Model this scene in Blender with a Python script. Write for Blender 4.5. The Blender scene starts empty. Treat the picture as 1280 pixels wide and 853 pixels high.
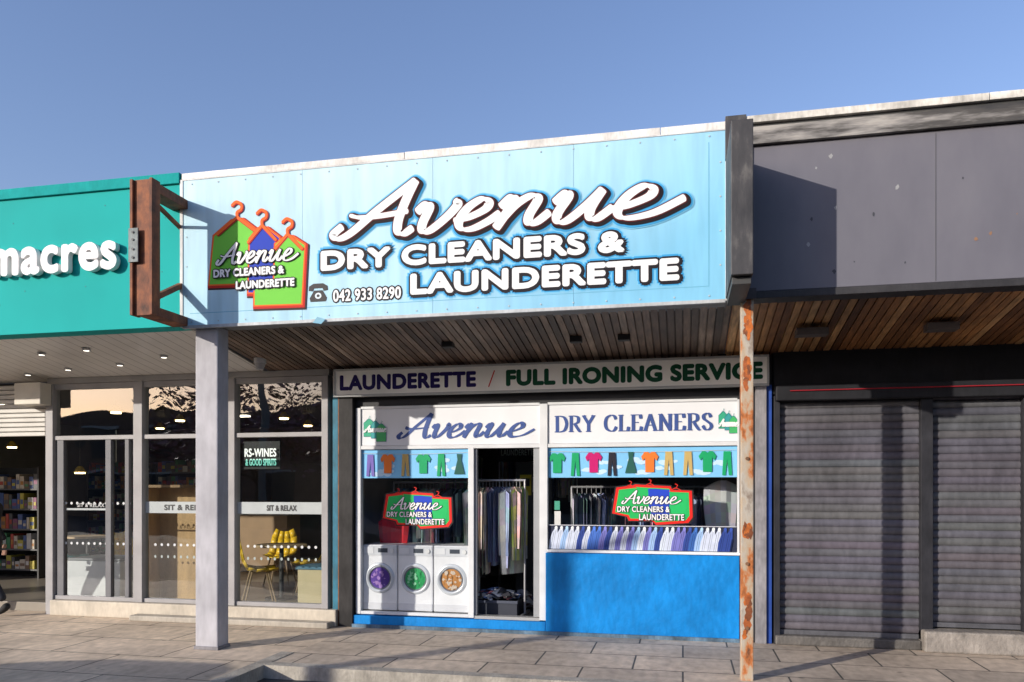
import bpy, math, random
from mathutils import Vector, Matrix
random.seed(7)
R=random.random
def U(a,b): return a+(b-a)*R()
scene=bpy.context.scene
# ------------------------------------------------------------------ helper: image pixels projected onto planes of constant Y
EYE=1.65; FOC=980.0; YAW=math.radians(12.3); cs,sn=math.cos(YAW),math.sin(YAW)
WALL=8.76; FRONT=7.12
def X_(x,Y):
    a=(x-640)/FOC; return Y/(cs+sn*a)*(-sn+cs*a)
def Z_(x,y,Y):
    a=(x-640)/FOC; return EYE+Y/(cs+sn*a)*(610-y)/FOC
def P(x,y,Y): return (X_(x,Y),Z_(x,y,Y))
# ------------------------------------------------------------------ materials
_mc={}
def newmat(name):
    m=bpy.data.materials.new(name); m.use_nodes=True
    nt=m.node_tree; return m,nt,nt.nodes['Principled BSDF']
def noise_mul(nt,colsock,bs,var,scale,stretch=(1,1,1),detail=3):
    tc=nt.nodes.new('ShaderNodeTexCoord'); mp=nt.nodes.new('ShaderNodeMapping')
    mp.inputs['Scale'].default_value=stretch
    nt.links.new(tc.outputs['Object'],mp.inputs[0])
    n=nt.nodes.new('ShaderNodeTexNoise'); n.inputs['Scale'].default_value=scale; n.inputs['Detail'].default_value=detail
    nt.links.new(mp.outputs[0],n.inputs['Vector'])
    mr=nt.nodes.new('ShaderNodeMapRange'); mr.inputs[1].default_value=.25; mr.inputs[2].default_value=.75
    mr.inputs[3].default_value=1-var; mr.inputs[4].default_value=1+var*.6
    nt.links.new(n.outputs['Fac'],mr.inputs[0])
    mx=nt.nodes.new('ShaderNodeMixRGB'); mx.blend_type='MULTIPLY'; mx.inputs[0].default_value=1
    nt.links.new(colsock,mx.inputs[1]); nt.links.new(mr.outputs[0],mx.inputs[2])
    return mx.outputs[0],n,mp
def vcmat(rough=.6,var=.12,scale=4,metal=0,bump=0,stretch=(1,1,1),emit=0,spec=.4):
    k=('vc',rough,var,scale,metal,bump,stretch,emit,spec)
    if k in _mc: return _mc[k]
    m,nt,bs=newmat('painted_%d'%len(_mc))
    at=nt.nodes.new('ShaderNodeAttribute'); at.attribute_name='Col'
    col,n,mp=noise_mul(nt,at.outputs['Color'],bs,var,scale,stretch,3)
    if var>=.2: col,_,_=noise_mul(nt,col,bs,var*.5,scale*9,(1,1,.35),2)
    nt.links.new(col,bs.inputs['Base Color'])
    bs.inputs['Roughness'].default_value=rough; bs.inputs['Metallic'].default_value=metal
    bs.inputs['Specular IOR Level'].default_value=spec
    if emit:
        nt.links.new(at.outputs['Color'],bs.inputs['Emission Color']); bs.inputs['Emission Strength'].default_value=emit
    if bump:
        b=nt.nodes.new('ShaderNodeBump'); b.inputs['Strength'].default_value=bump; b.inputs['Distance'].default_value=.02
        n2=nt.nodes.new('ShaderNodeTexNoise'); n2.inputs['Scale'].default_value=scale*6; n2.inputs['Detail'].default_value=4
        nt.links.new(mp.outputs[0],n2.inputs['Vector'])
        nt.links.new(n2.outputs['Fac'],b.inputs['Height']); nt.links.new(b.outputs[0],bs.inputs['Normal'])
    _mc[k]=m; return m
def ramp(nt,stops):
    r=nt.nodes.new('ShaderNodeValToRGB'); e=r.color_ramp.elements
    while len(e)<len(stops): e.new(.5)
    for el,(p,c) in zip(e,stops): el.position=p; el.color=(*c,1)
    return r
def patchmat(name,stops,scale,rough=.7,stretch=(1,1,1),bump=.4,dist=.01,detail=5,nr=.62):
    m,nt,bs=newmat(name)
    tc=nt.nodes.new('ShaderNodeTexCoord'); mp=nt.nodes.new('ShaderNodeMapping'); mp.inputs['Scale'].default_value=stretch
    nt.links.new(tc.outputs['Object'],mp.inputs[0])
    n=nt.nodes.new('ShaderNodeTexNoise'); n.inputs['Scale'].default_value=scale; n.inputs['Detail'].default_value=detail; n.inputs['Roughness'].default_value=nr
    nt.links.new(mp.outputs[0],n.inputs['Vector'])
    r=ramp(nt,stops); nt.links.new(n.outputs['Fac'],r.inputs[0]); nt.links.new(r.outputs[0],bs.inputs['Base Color'])
    bs.inputs['Roughness'].default_value=rough
    b=nt.nodes.new('ShaderNodeBump'); b.inputs['Strength'].default_value=bump; b.inputs['Distance'].default_value=dist
    nt.links.new(n.outputs['Fac'],b.inputs['Height']); nt.links.new(b.outputs[0],bs.inputs['Normal'])
    return m
def slabmat(name,c1,c2,bw,bh,mort,off=.5,scl=1):
    m,nt,bs=newmat(name)
    tc=nt.nodes.new('ShaderNodeTexCoord')
    br=nt.nodes.new('ShaderNodeTexBrick'); br.offset=off
    br.inputs['Scale'].default_value=1; br.inputs['Brick Width'].default_value=bw; br.inputs['Row Height'].default_value=bh
    br.inputs['Mortar Size'].default_value=mort; br.inputs['Mortar Smooth'].default_value=.15; br.inputs['Bias'].default_value=0
    br.inputs['Color1'].default_value=(*c1,1); br.inputs['Color2'].default_value=(*c2,1)
    br.inputs['Mortar'].default_value=(.09,.08,.065,1)
    nt.links.new(tc.outputs['Object'],br.inputs['Vector'])
    c,n,mp=noise_mul(nt,br.outputs['Color'],bs,.38,.9)
    c,n2,_=noise_mul(nt,c,bs,.28,12,(1,.6,1))
    v=nt.nodes.new('ShaderNodeTexVoronoi'); v.inputs['Scale'].default_value=3.3
    nt.links.new(tc.outputs['Object'],v.inputs['Vector'])
    mr=nt.nodes.new('ShaderNodeMapRange'); mr.inputs[1].default_value=.05; mr.inputs[2].default_value=.11; mr.inputs[3].default_value=.6; mr.inputs[4].default_value=1
    nt.links.new(v.outputs['Distance'],mr.inputs[0])
    mx=nt.nodes.new('ShaderNodeMixRGB'); mx.blend_type='MULTIPLY'; mx.inputs[0].default_value=1
    nt.links.new(c,mx.inputs[1]); nt.links.new(mr.outputs[0],mx.inputs[2])
    nt.links.new(mx.outputs[0],bs.inputs['Base Color'])
    bs.inputs['Roughness'].default_value=.75
    b=nt.nodes.new('ShaderNodeBump'); b.inputs['Strength'].default_value=.5; b.inputs['Distance'].default_value=.012; b.invert=True
    nt.links.new(br.outputs['Fac'],b.inputs['Height'])
    b2=nt.nodes.new('ShaderNodeBump'); b2.inputs['Strength'].default_value=.15; b2.inputs['Distance'].default_value=.01
    nt.links.new(n2.outputs['Fac'],b2.inputs['Height']); nt.links.new(b.outputs[0],b2.inputs['Normal'])
    nt.links.new(b2.outputs[0],bs.inputs['Normal'])
    return m
def boardmat(name,stops,pitch,rough=.6):
    m,nt,bs=newmat(name)
    tc=nt.nodes.new('ShaderNodeTexCoord'); sp=nt.nodes.new('ShaderNodeSeparateXYZ')
    nt.links.new(tc.outputs['Object'],sp.inputs[0])
    d=nt.nodes.new('ShaderNodeMath'); d.operation='DIVIDE'; d.inputs[1].default_value=pitch
    nt.links.new(sp.outputs['X'],d.inputs[0])
    f=nt.nodes.new('ShaderNodeMath'); f.operation='FLOOR'; nt.links.new(d.outputs[0],f.inputs[0])
    w=nt.nodes.new('ShaderNodeTexWhiteNoise'); w.noise_dimensions='1D'; nt.links.new(f.outputs[0],w.inputs['W'])
    r=ramp(nt,stops); nt.links.new(w.outputs['Value'],r.inputs[0])
    c,n,_=noise_mul(nt,r.outputs[0],bs,.45,9,(4,.5,1))
    c,_,_=noise_mul(nt,c,bs,.55,1.3)
    nt.links.new(c,bs.inputs['Base Color']); bs.inputs['Roughness'].default_value=rough
    return m
def glassmat(name,tint=(.86,.9,.9),base=.06,wav=.02,k=.7):
    m=bpy.data.materials.new(name); m.use_nodes=True; nt=m.node_tree
    nt.nodes.remove(nt.nodes['Principled BSDF']); out=nt.nodes['Material Output']
    t=nt.nodes.new('ShaderNodeBsdfTransparent'); t.inputs[0].default_value=(*tint,1)
    g=nt.nodes.new('ShaderNodeBsdfGlossy'); g.inputs['Roughness'].default_value=.01; g.inputs[0].default_value=(.95,.97,1,1)
    lw=nt.nodes.new('ShaderNodeLayerWeight'); lw.inputs[0].default_value=.5
    pw=nt.nodes.new('ShaderNodeMath'); pw.operation='POWER'; pw.inputs[1].default_value=4; nt.links.new(lw.outputs['Facing'],pw.inputs[0])
    ad=nt.nodes.new('ShaderNodeMath'); ad.operation='MULTIPLY_ADD'; ad.inputs[1].default_value=k; ad.inputs[2].default_value=base
    nt.links.new(pw.outputs[0],ad.inputs[0])
    tc=nt.nodes.new('ShaderNodeTexCoord'); n=nt.nodes.new('ShaderNodeTexNoise'); n.inputs['Scale'].default_value=1.2; n.inputs['Detail'].default_value=1
    nt.links.new(tc.outputs['Object'],n.inputs['Vector'])
    b=nt.nodes.new('ShaderNodeBump'); b.inputs['Strength'].default_value=wav; b.inputs['Distance'].default_value=.1
    nt.links.new(n.outputs['Fac'],b.inputs['Height']); nt.links.new(b.outputs[0],g.inputs['Normal'])
    mx=nt.nodes.new('ShaderNodeMixShader'); nt.links.new(ad.outputs[0],mx.inputs[0])
    nt.links.new(t.outputs[0],mx.inputs[1]); nt.links.new(g.outputs[0],mx.inputs[2]); nt.links.new(mx.outputs[0],out.inputs[0])
    return m
# ------------------------------------------------------------------ builders
def group(name,parent=None):
    e=bpy.data.objects.new(name,None); scene.collection.objects.link(e); e.empty_display_size=.1
    if parent: e.parent=parent
    return e
class MB:
    def __init__(s): s.v=[];s.f=[];s.c=[]
    def poly(s,pts,c):
        i=len(s.v); s.v+= [tuple(p) for p in pts]; s.f.append(tuple(range(i,i+len(pts)))); s.c.append(c)
    def box(s,x0,x1,y0,y1,z0,z1,c,M=None):
        if x0>x1:x0,x1=x1,x0
        if y0>y1:y0,y1=y1,y0
        if z0>z1:z0,z1=z1,z0
        p=[(x0,y0,z0),(x1,y0,z0),(x1,y1,z0),(x0,y1,z0),(x0,y0,z1),(x1,y0,z1),(x1,y1,z1),(x0,y1,z1)]
        if M: p=[tuple(M@Vector(q)) for q in p]
        i=len(s.v); s.v+=p
        for f in ((0,3,2,1),(4,5,6,7),(0,1,5,4),(1,2,6,5),(2,3,7,6),(3,0,4,7)):
            s.f.append(tuple(i+k for k in f)); s.c.append(c)
    def bar(s,p0,p1,w,h,c,up=(0,0,1)):
        p0=Vector(p0);p1=Vector(p1);d=(p1-p0).normalized();u=Vector(up)
        if abs(d.dot(u))>.95: u=Vector((1,0,0))
        a=d.cross(u).normalized()*w/2; b=a.cross(d).normalized()*h/2
        i=len(s.v)
        for p in (p0,p1):
            for q in (-a-b,a-b,a+b,-a+b): s.v.append(tuple(p+q))
        for f in ((0,1,2,3),(7,6,5,4),(0,4,5,1),(1,5,6,2),(2,6,7,3),(3,7,4,0)):
            s.f.append(tuple(i+k for k in f)); s.c.append(c)
    def cyl(s,p0,p1,r,c,n=16,r2=None):
        r2=r if r2 is None else r2
        p0=Vector(p0);p1=Vector(p1);d=(p1-p0).normalized();u=Vector((0,0,1)) if abs(d.z)<.9 else Vector((1,0,0))
        a=d.cross(u).normalized();b=d.cross(a)
        i=len(s.v)
        for p,rr in ((p0,r),(p1,r2)):
            for k in range(n):
                t=2*math.pi*k/n; s.v.append(tuple(p+(a*math.cos(t)+b*math.sin(t))*rr))
        for k in range(n):
            j=(k+1)%n; s.f.append((i+k,i+j,i+n+j,i+n+k)); s.c.append(c)
        s.f.append(tuple(i+k for k in range(n))); s.c.append(c)
        s.f.append(tuple(i+n+k for k in reversed(range(n)))); s.c.append(c)
    def ring(s,cx,y,cz,r0,r1,c,n=40,depth=.02):
        i=len(s.v)
        for k in range(n):
            t=2*math.pi*k/n; a,b=math.cos(t),math.sin(t)
            s.v+=[(cx+a*r0,y,cz+b*r0),(cx+a*(r0+r1)/2,y-depth,cz+b*(r0+r1)/2),(cx+a*r1,y,cz+b*r1)]
        for k in range(n):
            j=(k+1)%n
            for q in (0,1):
                s.f.append((i+3*k+q,i+3*k+q+1,i+3*j+q+1,i+3*j+q)); s.c.append(c)
    def out(s,name,parent=None,mat=None,smooth=False,bevel=0,**kw):
        me=bpy.data.meshes.new(name); me.from_pydata(s.v,[],s.f)
        at=me.color_attributes.new('Col','FLOAT_COLOR','CORNER')
        buf=[]
        for f,c in zip(s.f,s.c): buf+=[c[0],c[1],c[2],1.0]*len(f)
        at.data.foreach_set('color',buf)
        me.update()
        if smooth:
            for p in me.polygons: p.use_smooth=True
        o=bpy.data.objects.new(name,me); scene.collection.objects.link(o)
        me.materials.append(mat or vcmat(**kw))
        if parent: o.parent=parent
        if bevel:
            b=o.modifiers.new('b','BEVEL'); b.width=bevel; b.segments=2; b.limit_method='ANGLE'
        return o
def box(name,x0,x1,y0,y1,z0,z1,c,parent=None,mat=None,bevel=.004,**kw):
    m=MB(); m.box(x0,x1,y0,y1,z0,z1,c); return m.out(name,parent,mat,bevel=bevel,**kw)
def catmull(p,n=8):
    if len(p)<3:
        (a,b)=p; return [(a[0]+(b[0]-a[0])*t/4,a[1]+(b[1]-a[1])*t/4) for t in range(5)]
    q=[p[0]]+list(p)+[p[-1]]; o=[]
    for i in range(1,len(q)-2):
        for k in range(n):
            t=k/n; a,b,c,d=q[i-1],q[i],q[i+1],q[i+2]
            o.append(tuple(.5*((2*b[j])+(c[j]-a[j])*t+(2*a[j]-5*b[j]+4*c[j]-d[j])*t*t+(3*b[j]-a[j]-3*c[j]+d[j])*t**3) for j in (0,1)))
    o.append(tuple(p[-1])); return o
def ribbon(mb,strokes,Y,w,t,c,nib=0,extra=0,step=.000008,off=(0,0)):
    # each short segment is its own leaf stepped a hair proud of the last, so loops never share a plane
    nx,nz=math.cos(nib),math.sin(nib); cnt=0
    for si,st in enumerate(strokes):
        q=catmull(st); L=[];Rr=[];n=len(q)
        for i,p in enumerate(q):
            a=q[max(0,i-1)];b=q[min(n-1,i+1)]; dx,dz=b[0]-a[0],b[1]-a[1]; l=math.hypot(dx,dz) or 1; dx/=l;dz/=l
            h=.5*w*abs(nx*dz-nz*dx)+t+extra
            px,pz=p[0]+off[0],p[1]+off[1]
            L.append((px-dz*h,pz+dx*h)); Rr.append((px+dz*h,pz-dx*h))
            if i==0: d0=(dx,dz,h,px,pz)
            if i==n-1: d1=(dx,dz,h,px,pz)
        for i in range(n-1):
            cnt+=1; y=Y-cnt*step
            mb.poly([(v[0],y,v[1]) for v in (L[i],Rr[i],Rr[i+1],L[i+1])],c)
        for (dx,dz,h,px,pz),sg in ((d0,-1),(d1,1)):
            e=(t+extra); pts=[]; cnt+=1; y=Y-cnt*step
            for k in range(9):
                th=math.pi*k/8; u=math.cos(th)*h; v=math.sin(th)*e*sg
                pts.append((px-dz*u+dx*v,y,pz+dx*u+dz*v))
            mb.poly(pts,c)
AV=[]
def addl(strokes,ox,sx=1):
    for s in strokes: AV.append([((x*sx+ox)+z*.30,z) for x,z in s])
addl([[(4,18),(-4,7),(4,0),(20,8),(48,40),(86,78)],[(86,78),(82,52),(80,24),(84,5),(93,1),(102,8)],[(12,34),(26,30),(52,30),(88,34)]],0,1.05)
addl([[(0,32),(8,42),(15,37),(12,14),(16,2),(27,4),(44,22),(53,38),(48,44)]],108)
eS=[[(0,15),(18,18),(37,28),(39,38),(28,43),(13,32),(6,14),(13,2),(28,1),(46,10),(58,20)]]
addl(eS,164)
addl([[(0,30),(9,42),(15,37),(8,16),(2,0)],[(4,8),(18,30),(35,42),(46,37),(41,15),(44,3),(54,4),(66,16)]],222)
addl([[(0,30),(10,42),(15,36),(8,14),(12,2),(24,3),(42,22),(56,42)],[(56,42),(49,18),(52,4),(62,3),(76,16)]],292)
addl([[(0,15),(18,18),(40,28),(42,38),(30,43),(14,32),(6,14),(13,2),(30,0),(56,6),(84,22)]],370)
ax0=min(p[0] for s in AV for p in s); ax1=max(p[0] for s in AV for p in s)
def avenue(X0,X1,Z0,Z1):
    return [[(X0+(p[0]-ax0)/(ax1-ax0)*(X1-X0),Z0+p[1]/78*(Z1-Z0)) for p in s] for s in AV]
SER={'D':(.8,[[(.14,0),(.14,1)],[(.0,1),(.34,1),(.6,.88),(.72,.5),(.6,.12),(.34,0),(0,0)]]),
'R':(.78,[[(.14,0),(.14,1)],[(0,1),(.34,1),(.56,.9),(.56,.62),(.34,.5),(.14,.5)],[(.36,.5),(.5,.26),(.66,.02),(.76,0)],[(0,0),(.28,0)]]),
'Y':(.76,[[(.06,1),(.36,.48)],[(.66,1),(.36,.48)],[(.36,.48),(.36,0)],[(-.02,1),(.2,1)],[(.54,1),(.76,1)],[(.22,0),(.5,0)]]),
'C':(.78,[[(.68,.76),(.58,.95),(.38,1),(.13,.84),(.05,.5),(.13,.16),(.38,0),(.58,.05),(.7,.26)]]),
'L':(.68,[[(.14,0),(.14,1)],[(0,1),(.28,1)],[(0,0),(.56,0)],[(.56,0),(.6,.24)]]),
'E':(.72,[[(.14,0),(.14,1)],[(0,1),(.56,1)],[(.56,1),(.58,.78)],[(.14,.52),(.44,.52)],[(0,0),(.58,0)],[(.58,0),(.62,.24)]]),
'A':(.78,[[(.06,0),(.36,1)],[(.36,1),(.66,0)],[(.16,.34),(.54,.34)],[(-.04,0),(.18,0)],[(.54,0),(.8,0)]]),
'N':(.84,[[(.14,0),(.14,1)],[(.14,1),(.68,0)],[(.68,0),(.68,1)],[(0,1),(.16,1)],[(.56,1),(.8,1)],[(0,0),(.28,0)]]),
'S':(.62,[[(.5,.78),(.42,.96),(.27,1),(.1,.88),(.12,.68),(.3,.52),(.5,.34),(.52,.14),(.36,0),(.18,.03),(.06,.24)]]),' ':(.45,[])}
def serif(txt,X0,X1,Z0,Z1):
    o=[];x=0
    for ch in txt:
        w,st=SER[ch]; o+=[[(px+x,pz) for px,pz in s] for s in st]; x+=w+.06
    x-=.1
    return [[(X0+px/x*(X1-X0),Z0+pz*(Z1-Z0)) for px,pz in s] for s in o]
_tc={}
def glyphs(body,ext,sp):
    k=(body,ext,sp)
    if k in _tc: return _tc[k]
    cu=bpy.data.curves.new('t','FONT'); cu.body=body; cu.size=1; cu.extrude=ext; cu.space_character=sp; cu.resolution_u=5
    o=bpy.data.objects.new('t',cu); scene.collection.objects.link(o)
    bpy.context.view_layer.update()
    me=bpy.data.meshes.new_from_object(o.evaluated_get(bpy.context.evaluated_depsgraph_get()))
    v=[tuple(p.co) for p in me.vertices]; f=[tuple(p.vertices) for p in me.polygons]
    bpy.data.objects.remove(o); bpy.data.meshes.remove(me); bpy.data.curves.remove(cu)
    _tc[k]=(v,f); return v,f
def txt(name,body,X0,X1,Z0,Z1,Y,c,parent,off=0,ext=0,rough=.6,bold=0,sp=1.06,mat=None,dx=0,dz=0,var=.06):
    v,f=glyphs(body,ext,sp); r=off+bold
    x0=min(p[0] for p in v);x1=max(p[0] for p in v);y0=min(p[1] for p in v);y1=max(p[1] for p in v)
    sx=(X1-X0)/(x1-x0); sz=(Z1-Z0)/(y1-y0)
    offs=[(0,0)]
    if r>0:
        n=12 if r>.02 else 8
        offs+=[(r*math.cos(i*2*math.pi/n),r*math.sin(i*2*math.pi/n)) for i in range(n)]
        if r>.03: offs+=[(r*.5*math.cos(i*math.pi/3),r*.5*math.sin(i*math.pi/3)) for i in range(6)]
    m=MB()
    for i,(ox,oz) in enumerate(offs):
        b=len(m.v)
        m.v+=[(X0+(p[0]-x0)*sx+ox+dx, Y-p[2]-i*.00006, Z0+(p[1]-y0)*sz+oz+dz) for p in v]
        m.f+=[tuple(b+k for k in q) for q in f]; m.c+=[c]*len(f)
    return m.out(name,parent,mat=mat,rough=rough,var=var,spec=.2)
WHITE=(.8,.8,.8)
# ------------------------------------------------------------------ camera, light, sky
cam=bpy.data.cameras.new('camera'); co=bpy.data.objects.new('camera',cam); scene.collection.objects.link(co)
co.location=(0,0,EYE); co.rotation_euler=(math.pi/2,0,YAW); cam.sensor_width=36; cam.lens=FOC/1280*36
cam.shift_y=183.5/1280; cam.clip_end=2000; cam.clip_start=.05; scene.camera=co
SUN=Vector((.92,1,-.37))
sl=bpy.data.lights.new('sun','SUN'); sl.energy=5.0; sl.angle=math.radians(.5); sl.color=(1,.93,.83)
so=bpy.data.objects.new('sun',sl); scene.collection.objects.link(so); so.rotation_euler=SUN.to_track_quat('-Z','Y').to_euler()
w=bpy.data.worlds.new('World'); scene.world=w; w.use_nodes=True; nt=w.node_tree
sk=nt.nodes.new('ShaderNodeTexSky'); sk.sky_type='NISHITA'; sk.sun_disc=False
el=math.atan2(.37,math.hypot(.92,1)); sk.sun_elevation=el; sk.sun_rotation=math.atan2(-.92,-1)%(2*math.pi)
sk.air_density=1.3; sk.dust_density=1.3; sk.ozone_density=2.4
mx=nt.nodes.new('ShaderNodeMixRGB'); mx.blend_type='MULTIPLY'; mx.inputs[0].default_value=1; mx.inputs[2].default_value=(1.24,1.18,1.46,1)
nt.links.new(sk.outputs[0],mx.inputs[1]); nt.links.new(mx.outputs[0],nt.nodes['Background'].inputs[0]); nt.nodes['Background'].inputs[1].default_value=.15
scene.view_settings.view_transform='Standard'; scene.view_settings.look='None'; scene.view_settings.exposure=0

# ------------------------------------------------------------------ ground
m=MB(); m.poly([(-600,-600,-.12),(600,-600,-.12),(600,600,-.12),(-600,600,-.12)],(.05,.05,.052))
m.out('ground',mat=patchmat('asphalt',[(.2,(.03,.03,.032)),(.5,(.055,.054,.054)),(.8,(.09,.087,.082))],7,.85,bump=.5,dist=.01))
slab=slabmat('paving_slabs',(.58,.47,.36),(.45,.37,.29),.9,.6,.009)
slab2=slabmat('paving_concrete',(.74,.60,.44),(.61,.49,.37),1.25,.75,.008,.35)
apron=[(-40,5.0),(-4.65,5.0)]+[(-4.65+.85*math.cos(t),5.85+.85*math.sin(t)) for t in [ -math.pi/2+k*math.pi/2/10 for k in range(1,11)]]+[(-3.8,6.85),(-3.8,7.2)]
top=[(x,y,0) for x,y in apron]+[(-3.8,WALL+.3,0),(-40,WALL+.3,0)]
m=MB(); m.poly(top,(.3,.3,.3)); m.out('pavement',mat=slab2)
m=MB(); m.poly([(-3.8,6.62,-.0),(40,6.62,0),(40,WALL+.3,0),(-3.8,WALL+.3,0)],(.3,.3,.3)); m.out('pavement',mat=slab)
kg=group('kerb')
def kerbstrip(pts,name):
    m=MB(); wd=.14
    for i in range(len(pts)-1):
        a=Vector(pts[i]);b=Vector(pts[i+1]); d=(b-a).normalized(); nrm=Vector((-d.y,d.x))
        na=nrm;nb=nrm
        if i>0: na=((a-Vector(pts[i-1])).normalized()+d).normalized(); na=Vector((-na.y,na.x))
        if i<len(pts)-2: nb=((Vector(pts[i+2])-b).normalized()+d).normalized(); nb=Vector((-nb.y,nb.x))
        ai=a+na*wd; bi=b+nb*wd; z=.006; q=U(.85,1.05)
        c=(.42*q,.38*q,.32*q)
        m.poly([(a.x,a.y,z),(b.x,b.y,z),(bi.x,bi.y,z),(ai.x,ai.y,z)],c)
        m.poly([(a.x,a.y,-.119),(b.x,b.y,-.119),(b.x,b.y,z),(a.x,a.y,z)],c)
    return m.out(name,kg,var=.35,scale=6,rough=.85,bump=.4)
kerbstrip(apron,'apron_kerb')
kerbstrip([(-3.8+.9*k,6.62) for k in range(48)],'front_kerb')

# ------------------------------------------------------------------ dry cleaners building
dc=group('dry_cleaner_shop')
XL=X_(427,WALL); XR=X_(966,WALL)
dark=(.018,.018,.02); frame_w=(.62,.63,.64)
XS0=X_(229,FRONT); XS1=X_(909,FRONT)
m=MB(); m.box(XS0,40,FRONT+.02,20,4.55,4.80,(.12,.12,.12)); m.out('roof',dc)
m=MB()
x=XS0
while x<XS1-.1:
    x2=min(x+2.4,XS1); m.box(x+.003,x2-.003,FRONT-.03,FRONT+.12,4.785+U(-.004,.004),4.855+U(-.006,.004),(.74,.72,.68)); x=x2
m.out('parapet_cap',dc,var=.4,scale=5,bevel=.004)
box('fascia_core',XS0,XS1,FRONT+.005,FRONT+.3,3.29,4.78,(.2,.2,.2),dc)
def soffit(name,x0,x1,pitch,mat,parent):
    m=MB(); i=math.ceil(x0/pitch)
    while (i+1)*pitch<=x1:
        a=i*pitch+.007; b=(i+1)*pitch-.007; dz=U(-.003,.003)
        zf,zb=3.315+dz,3.06+dz
        p=[(a,FRONT+.06,zf),(b,FRONT+.06,zf),(b,WALL+.12,zb),(a,WALL+.12,zb)]
        q=[(u,v,w+.02) for u,v,w in p]
        m.poly(p[::-1],(.3,.3,.3))
        m.poly([p[0],p[3],q[3],q[0]],(.3,.3,.3)); m.poly([p[1],p[2],q[2],q[1]],(.3,.3,.3))
        i+=1
    m.poly([(x0,FRONT+.06,3.34),(x1,FRONT+.06,3.34),(x1,WALL+.12,3.085),(x0,WALL+.12,3.085)],(.02,.02,.02))
    return m.out(name,parent,mat=mat)
wood1=boardmat('soffit_boards_grey',[(0,(.09,.055,.038)),(.4,(.18,.115,.08)),(.75,(.27,.18,.125)),(1,(.38,.28,.21))],.075)
wood2=boardmat('soffit_boards_stained',[(0,(.14,.055,.018)),(.35,(.32,.135,.045)),(.7,(.50,.24,.085)),(1,(.62,.36,.16))],.075)
soffit('timber_soffit',XS0+.01,XS1+.05,.075,wood1,dc)
for px,py in ((720,420),(780,447),(560,440)):
    X=X_(px,8.0); box('soffit_vent',X-.06,X+.06,7.95,8.05,3.14,3.2,(.02,.02,.02),dc)
box('lintel_wall',XL-.12,XR,WALL+.02,WALL+.25,2.60,3.10,dark,dc)
jl0=X_(427,WALL);jl1=X_(444,WALL)
box('jamb_blue_edge',X_(418,WALL),X_(425,WALL)-.003,WALL-.05,WALL+.2,0,2.78,(.02,.16,.24),dc,var=.4)
box('jamb_black',jl0,jl1,WALL-.08,WALL+.2,0,2.78,(.03,.028,.028),dc,var=.5,rough=.6,spec=.2)
box('jamb_rust_edge',X_(425,WALL),jl0-.003,WALL-.06,WALL+.2,0,2.78,(.2,.08,.03),dc,var=.6,scale=8)
box('jamb_dark',X_(924,WALL),X_(943,WALL),WALL-.05,WALL+.25,0,2.78,(.03,.03,.035),dc)
box('jamb_grey_pilaster',X_(943,WALL)+.003,X_(957,WALL),WALL-.10,WALL+.25,0,2.78,(.24,.23,.24),dc,var=.4)
box('jamb_blue_strip',X_(957,WALL)+.003,X_(964,WALL),WALL-.07,WALL+.25,0,2.74,(.015,.06,.3),dc,var=.3)
fx=[X_(446,WALL),X_(452,WALL),X_(586,WALL),X_(593,WALL),X_(675,WALL),X_(685,WALL),X_(918,WALL)+.03,X_(925,WALL)]
zs=.15
blue=(.004,.21,.58)
m=MB()
m.box(fx[0],fx[1],WALL-.03,WALL+.05,zs,2.60,frame_w)
m.box(fx[2],fx[3],WALL-.03,WALL+.05,zs,2.12,frame_w)
m.box(fx[4],fx[5],WALL-.034,WALL+.05,zs,2.60,frame_w)
m.box(fx[6],fx[7],WALL-.03,WALL+.05,.95,2.60,frame_w)
m.box(fx[1],fx[4],WALL-.026,WALL+.04,2.585,2.615,frame_w); m.box(fx[5],fx[6],WALL-.026,WALL+.04,2.585,2.615,frame_w)
m.box(fx[1],fx[4],WALL-.026,WALL+.04,2.105,2.148,frame_w); m.box(fx[5],fx[6],WALL-.026,WALL+.04,2.105,2.148,frame_w)
m.box(fx[1],fx[2],WALL-.026,WALL+.04,zs,zs+.035,frame_w)
m.box(fx[5],fx[7],WALL-.05,WALL+.04,.925,.955,(.75,.75,.75))
m.out('window_frames',dc,bevel=.004,rough=.5)
m=MB()
m.box(fx[3],fx[4],WALL-.02,WALL+.1,zs-.01,zs+.025,(.35,.35,.34))
m.box(fx[4]-.075,fx[4]-.003,WALL+.0,WALL+.06,zs+.03,2.10,(.3,.31,.32))
m.box(fx[3]+.003,fx[3]+.03,WALL+.0,WALL+.06,zs+.03,2.10,(.3,.31,.32))
m.out('door_frame',dc,bevel=.003,rough=.35)
m=MB()
m.box(jl1,fx[5]-.02,WALL-.06,WALL+.12,0,zs-.012,blue)
m.out('blue_sill_wall',dc,var=.22,scale=3,bump=.25,bevel=.006,rough=.6,spec=.2)
m=MB(); m.box(fx[5]-.015,X_(924,WALL)-.002,WALL-.075,WALL+.12,0,.92,blue)
m.out('blue_stall_riser',dc,var=.30,scale=2.2,bump=.4,bevel=.006,rough=.6,spec=.2)
m=MB(); m.box(jl1,X_(924,WALL)-.002,WALL-.1,WALL-.0755,0,.04,(.10,.17,.24)); m.out('dirt_skirting',dc,var=.6,scale=5)
hm=vcmat(rough=.5,var=.08,scale=2,spec=.2)
ha=(.70,.71,.73)
box('header_panel_a',fx[1],fx[4],WALL-.012,WALL+.02,2.15,2.583,ha,dc,mat=hm)
box('header_panel_b',fx[5],fx[6],WALL-.012,WALL+.02,2.15,2.583,ha,dc,mat=hm)
navy=(.035,.075,.26)
YH=WALL-.016
def fit(px0,px1,y): return X_(px0,y),X_(px1,y)
m=MB(); A0,A1=fit(499,668,WALL)
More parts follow.
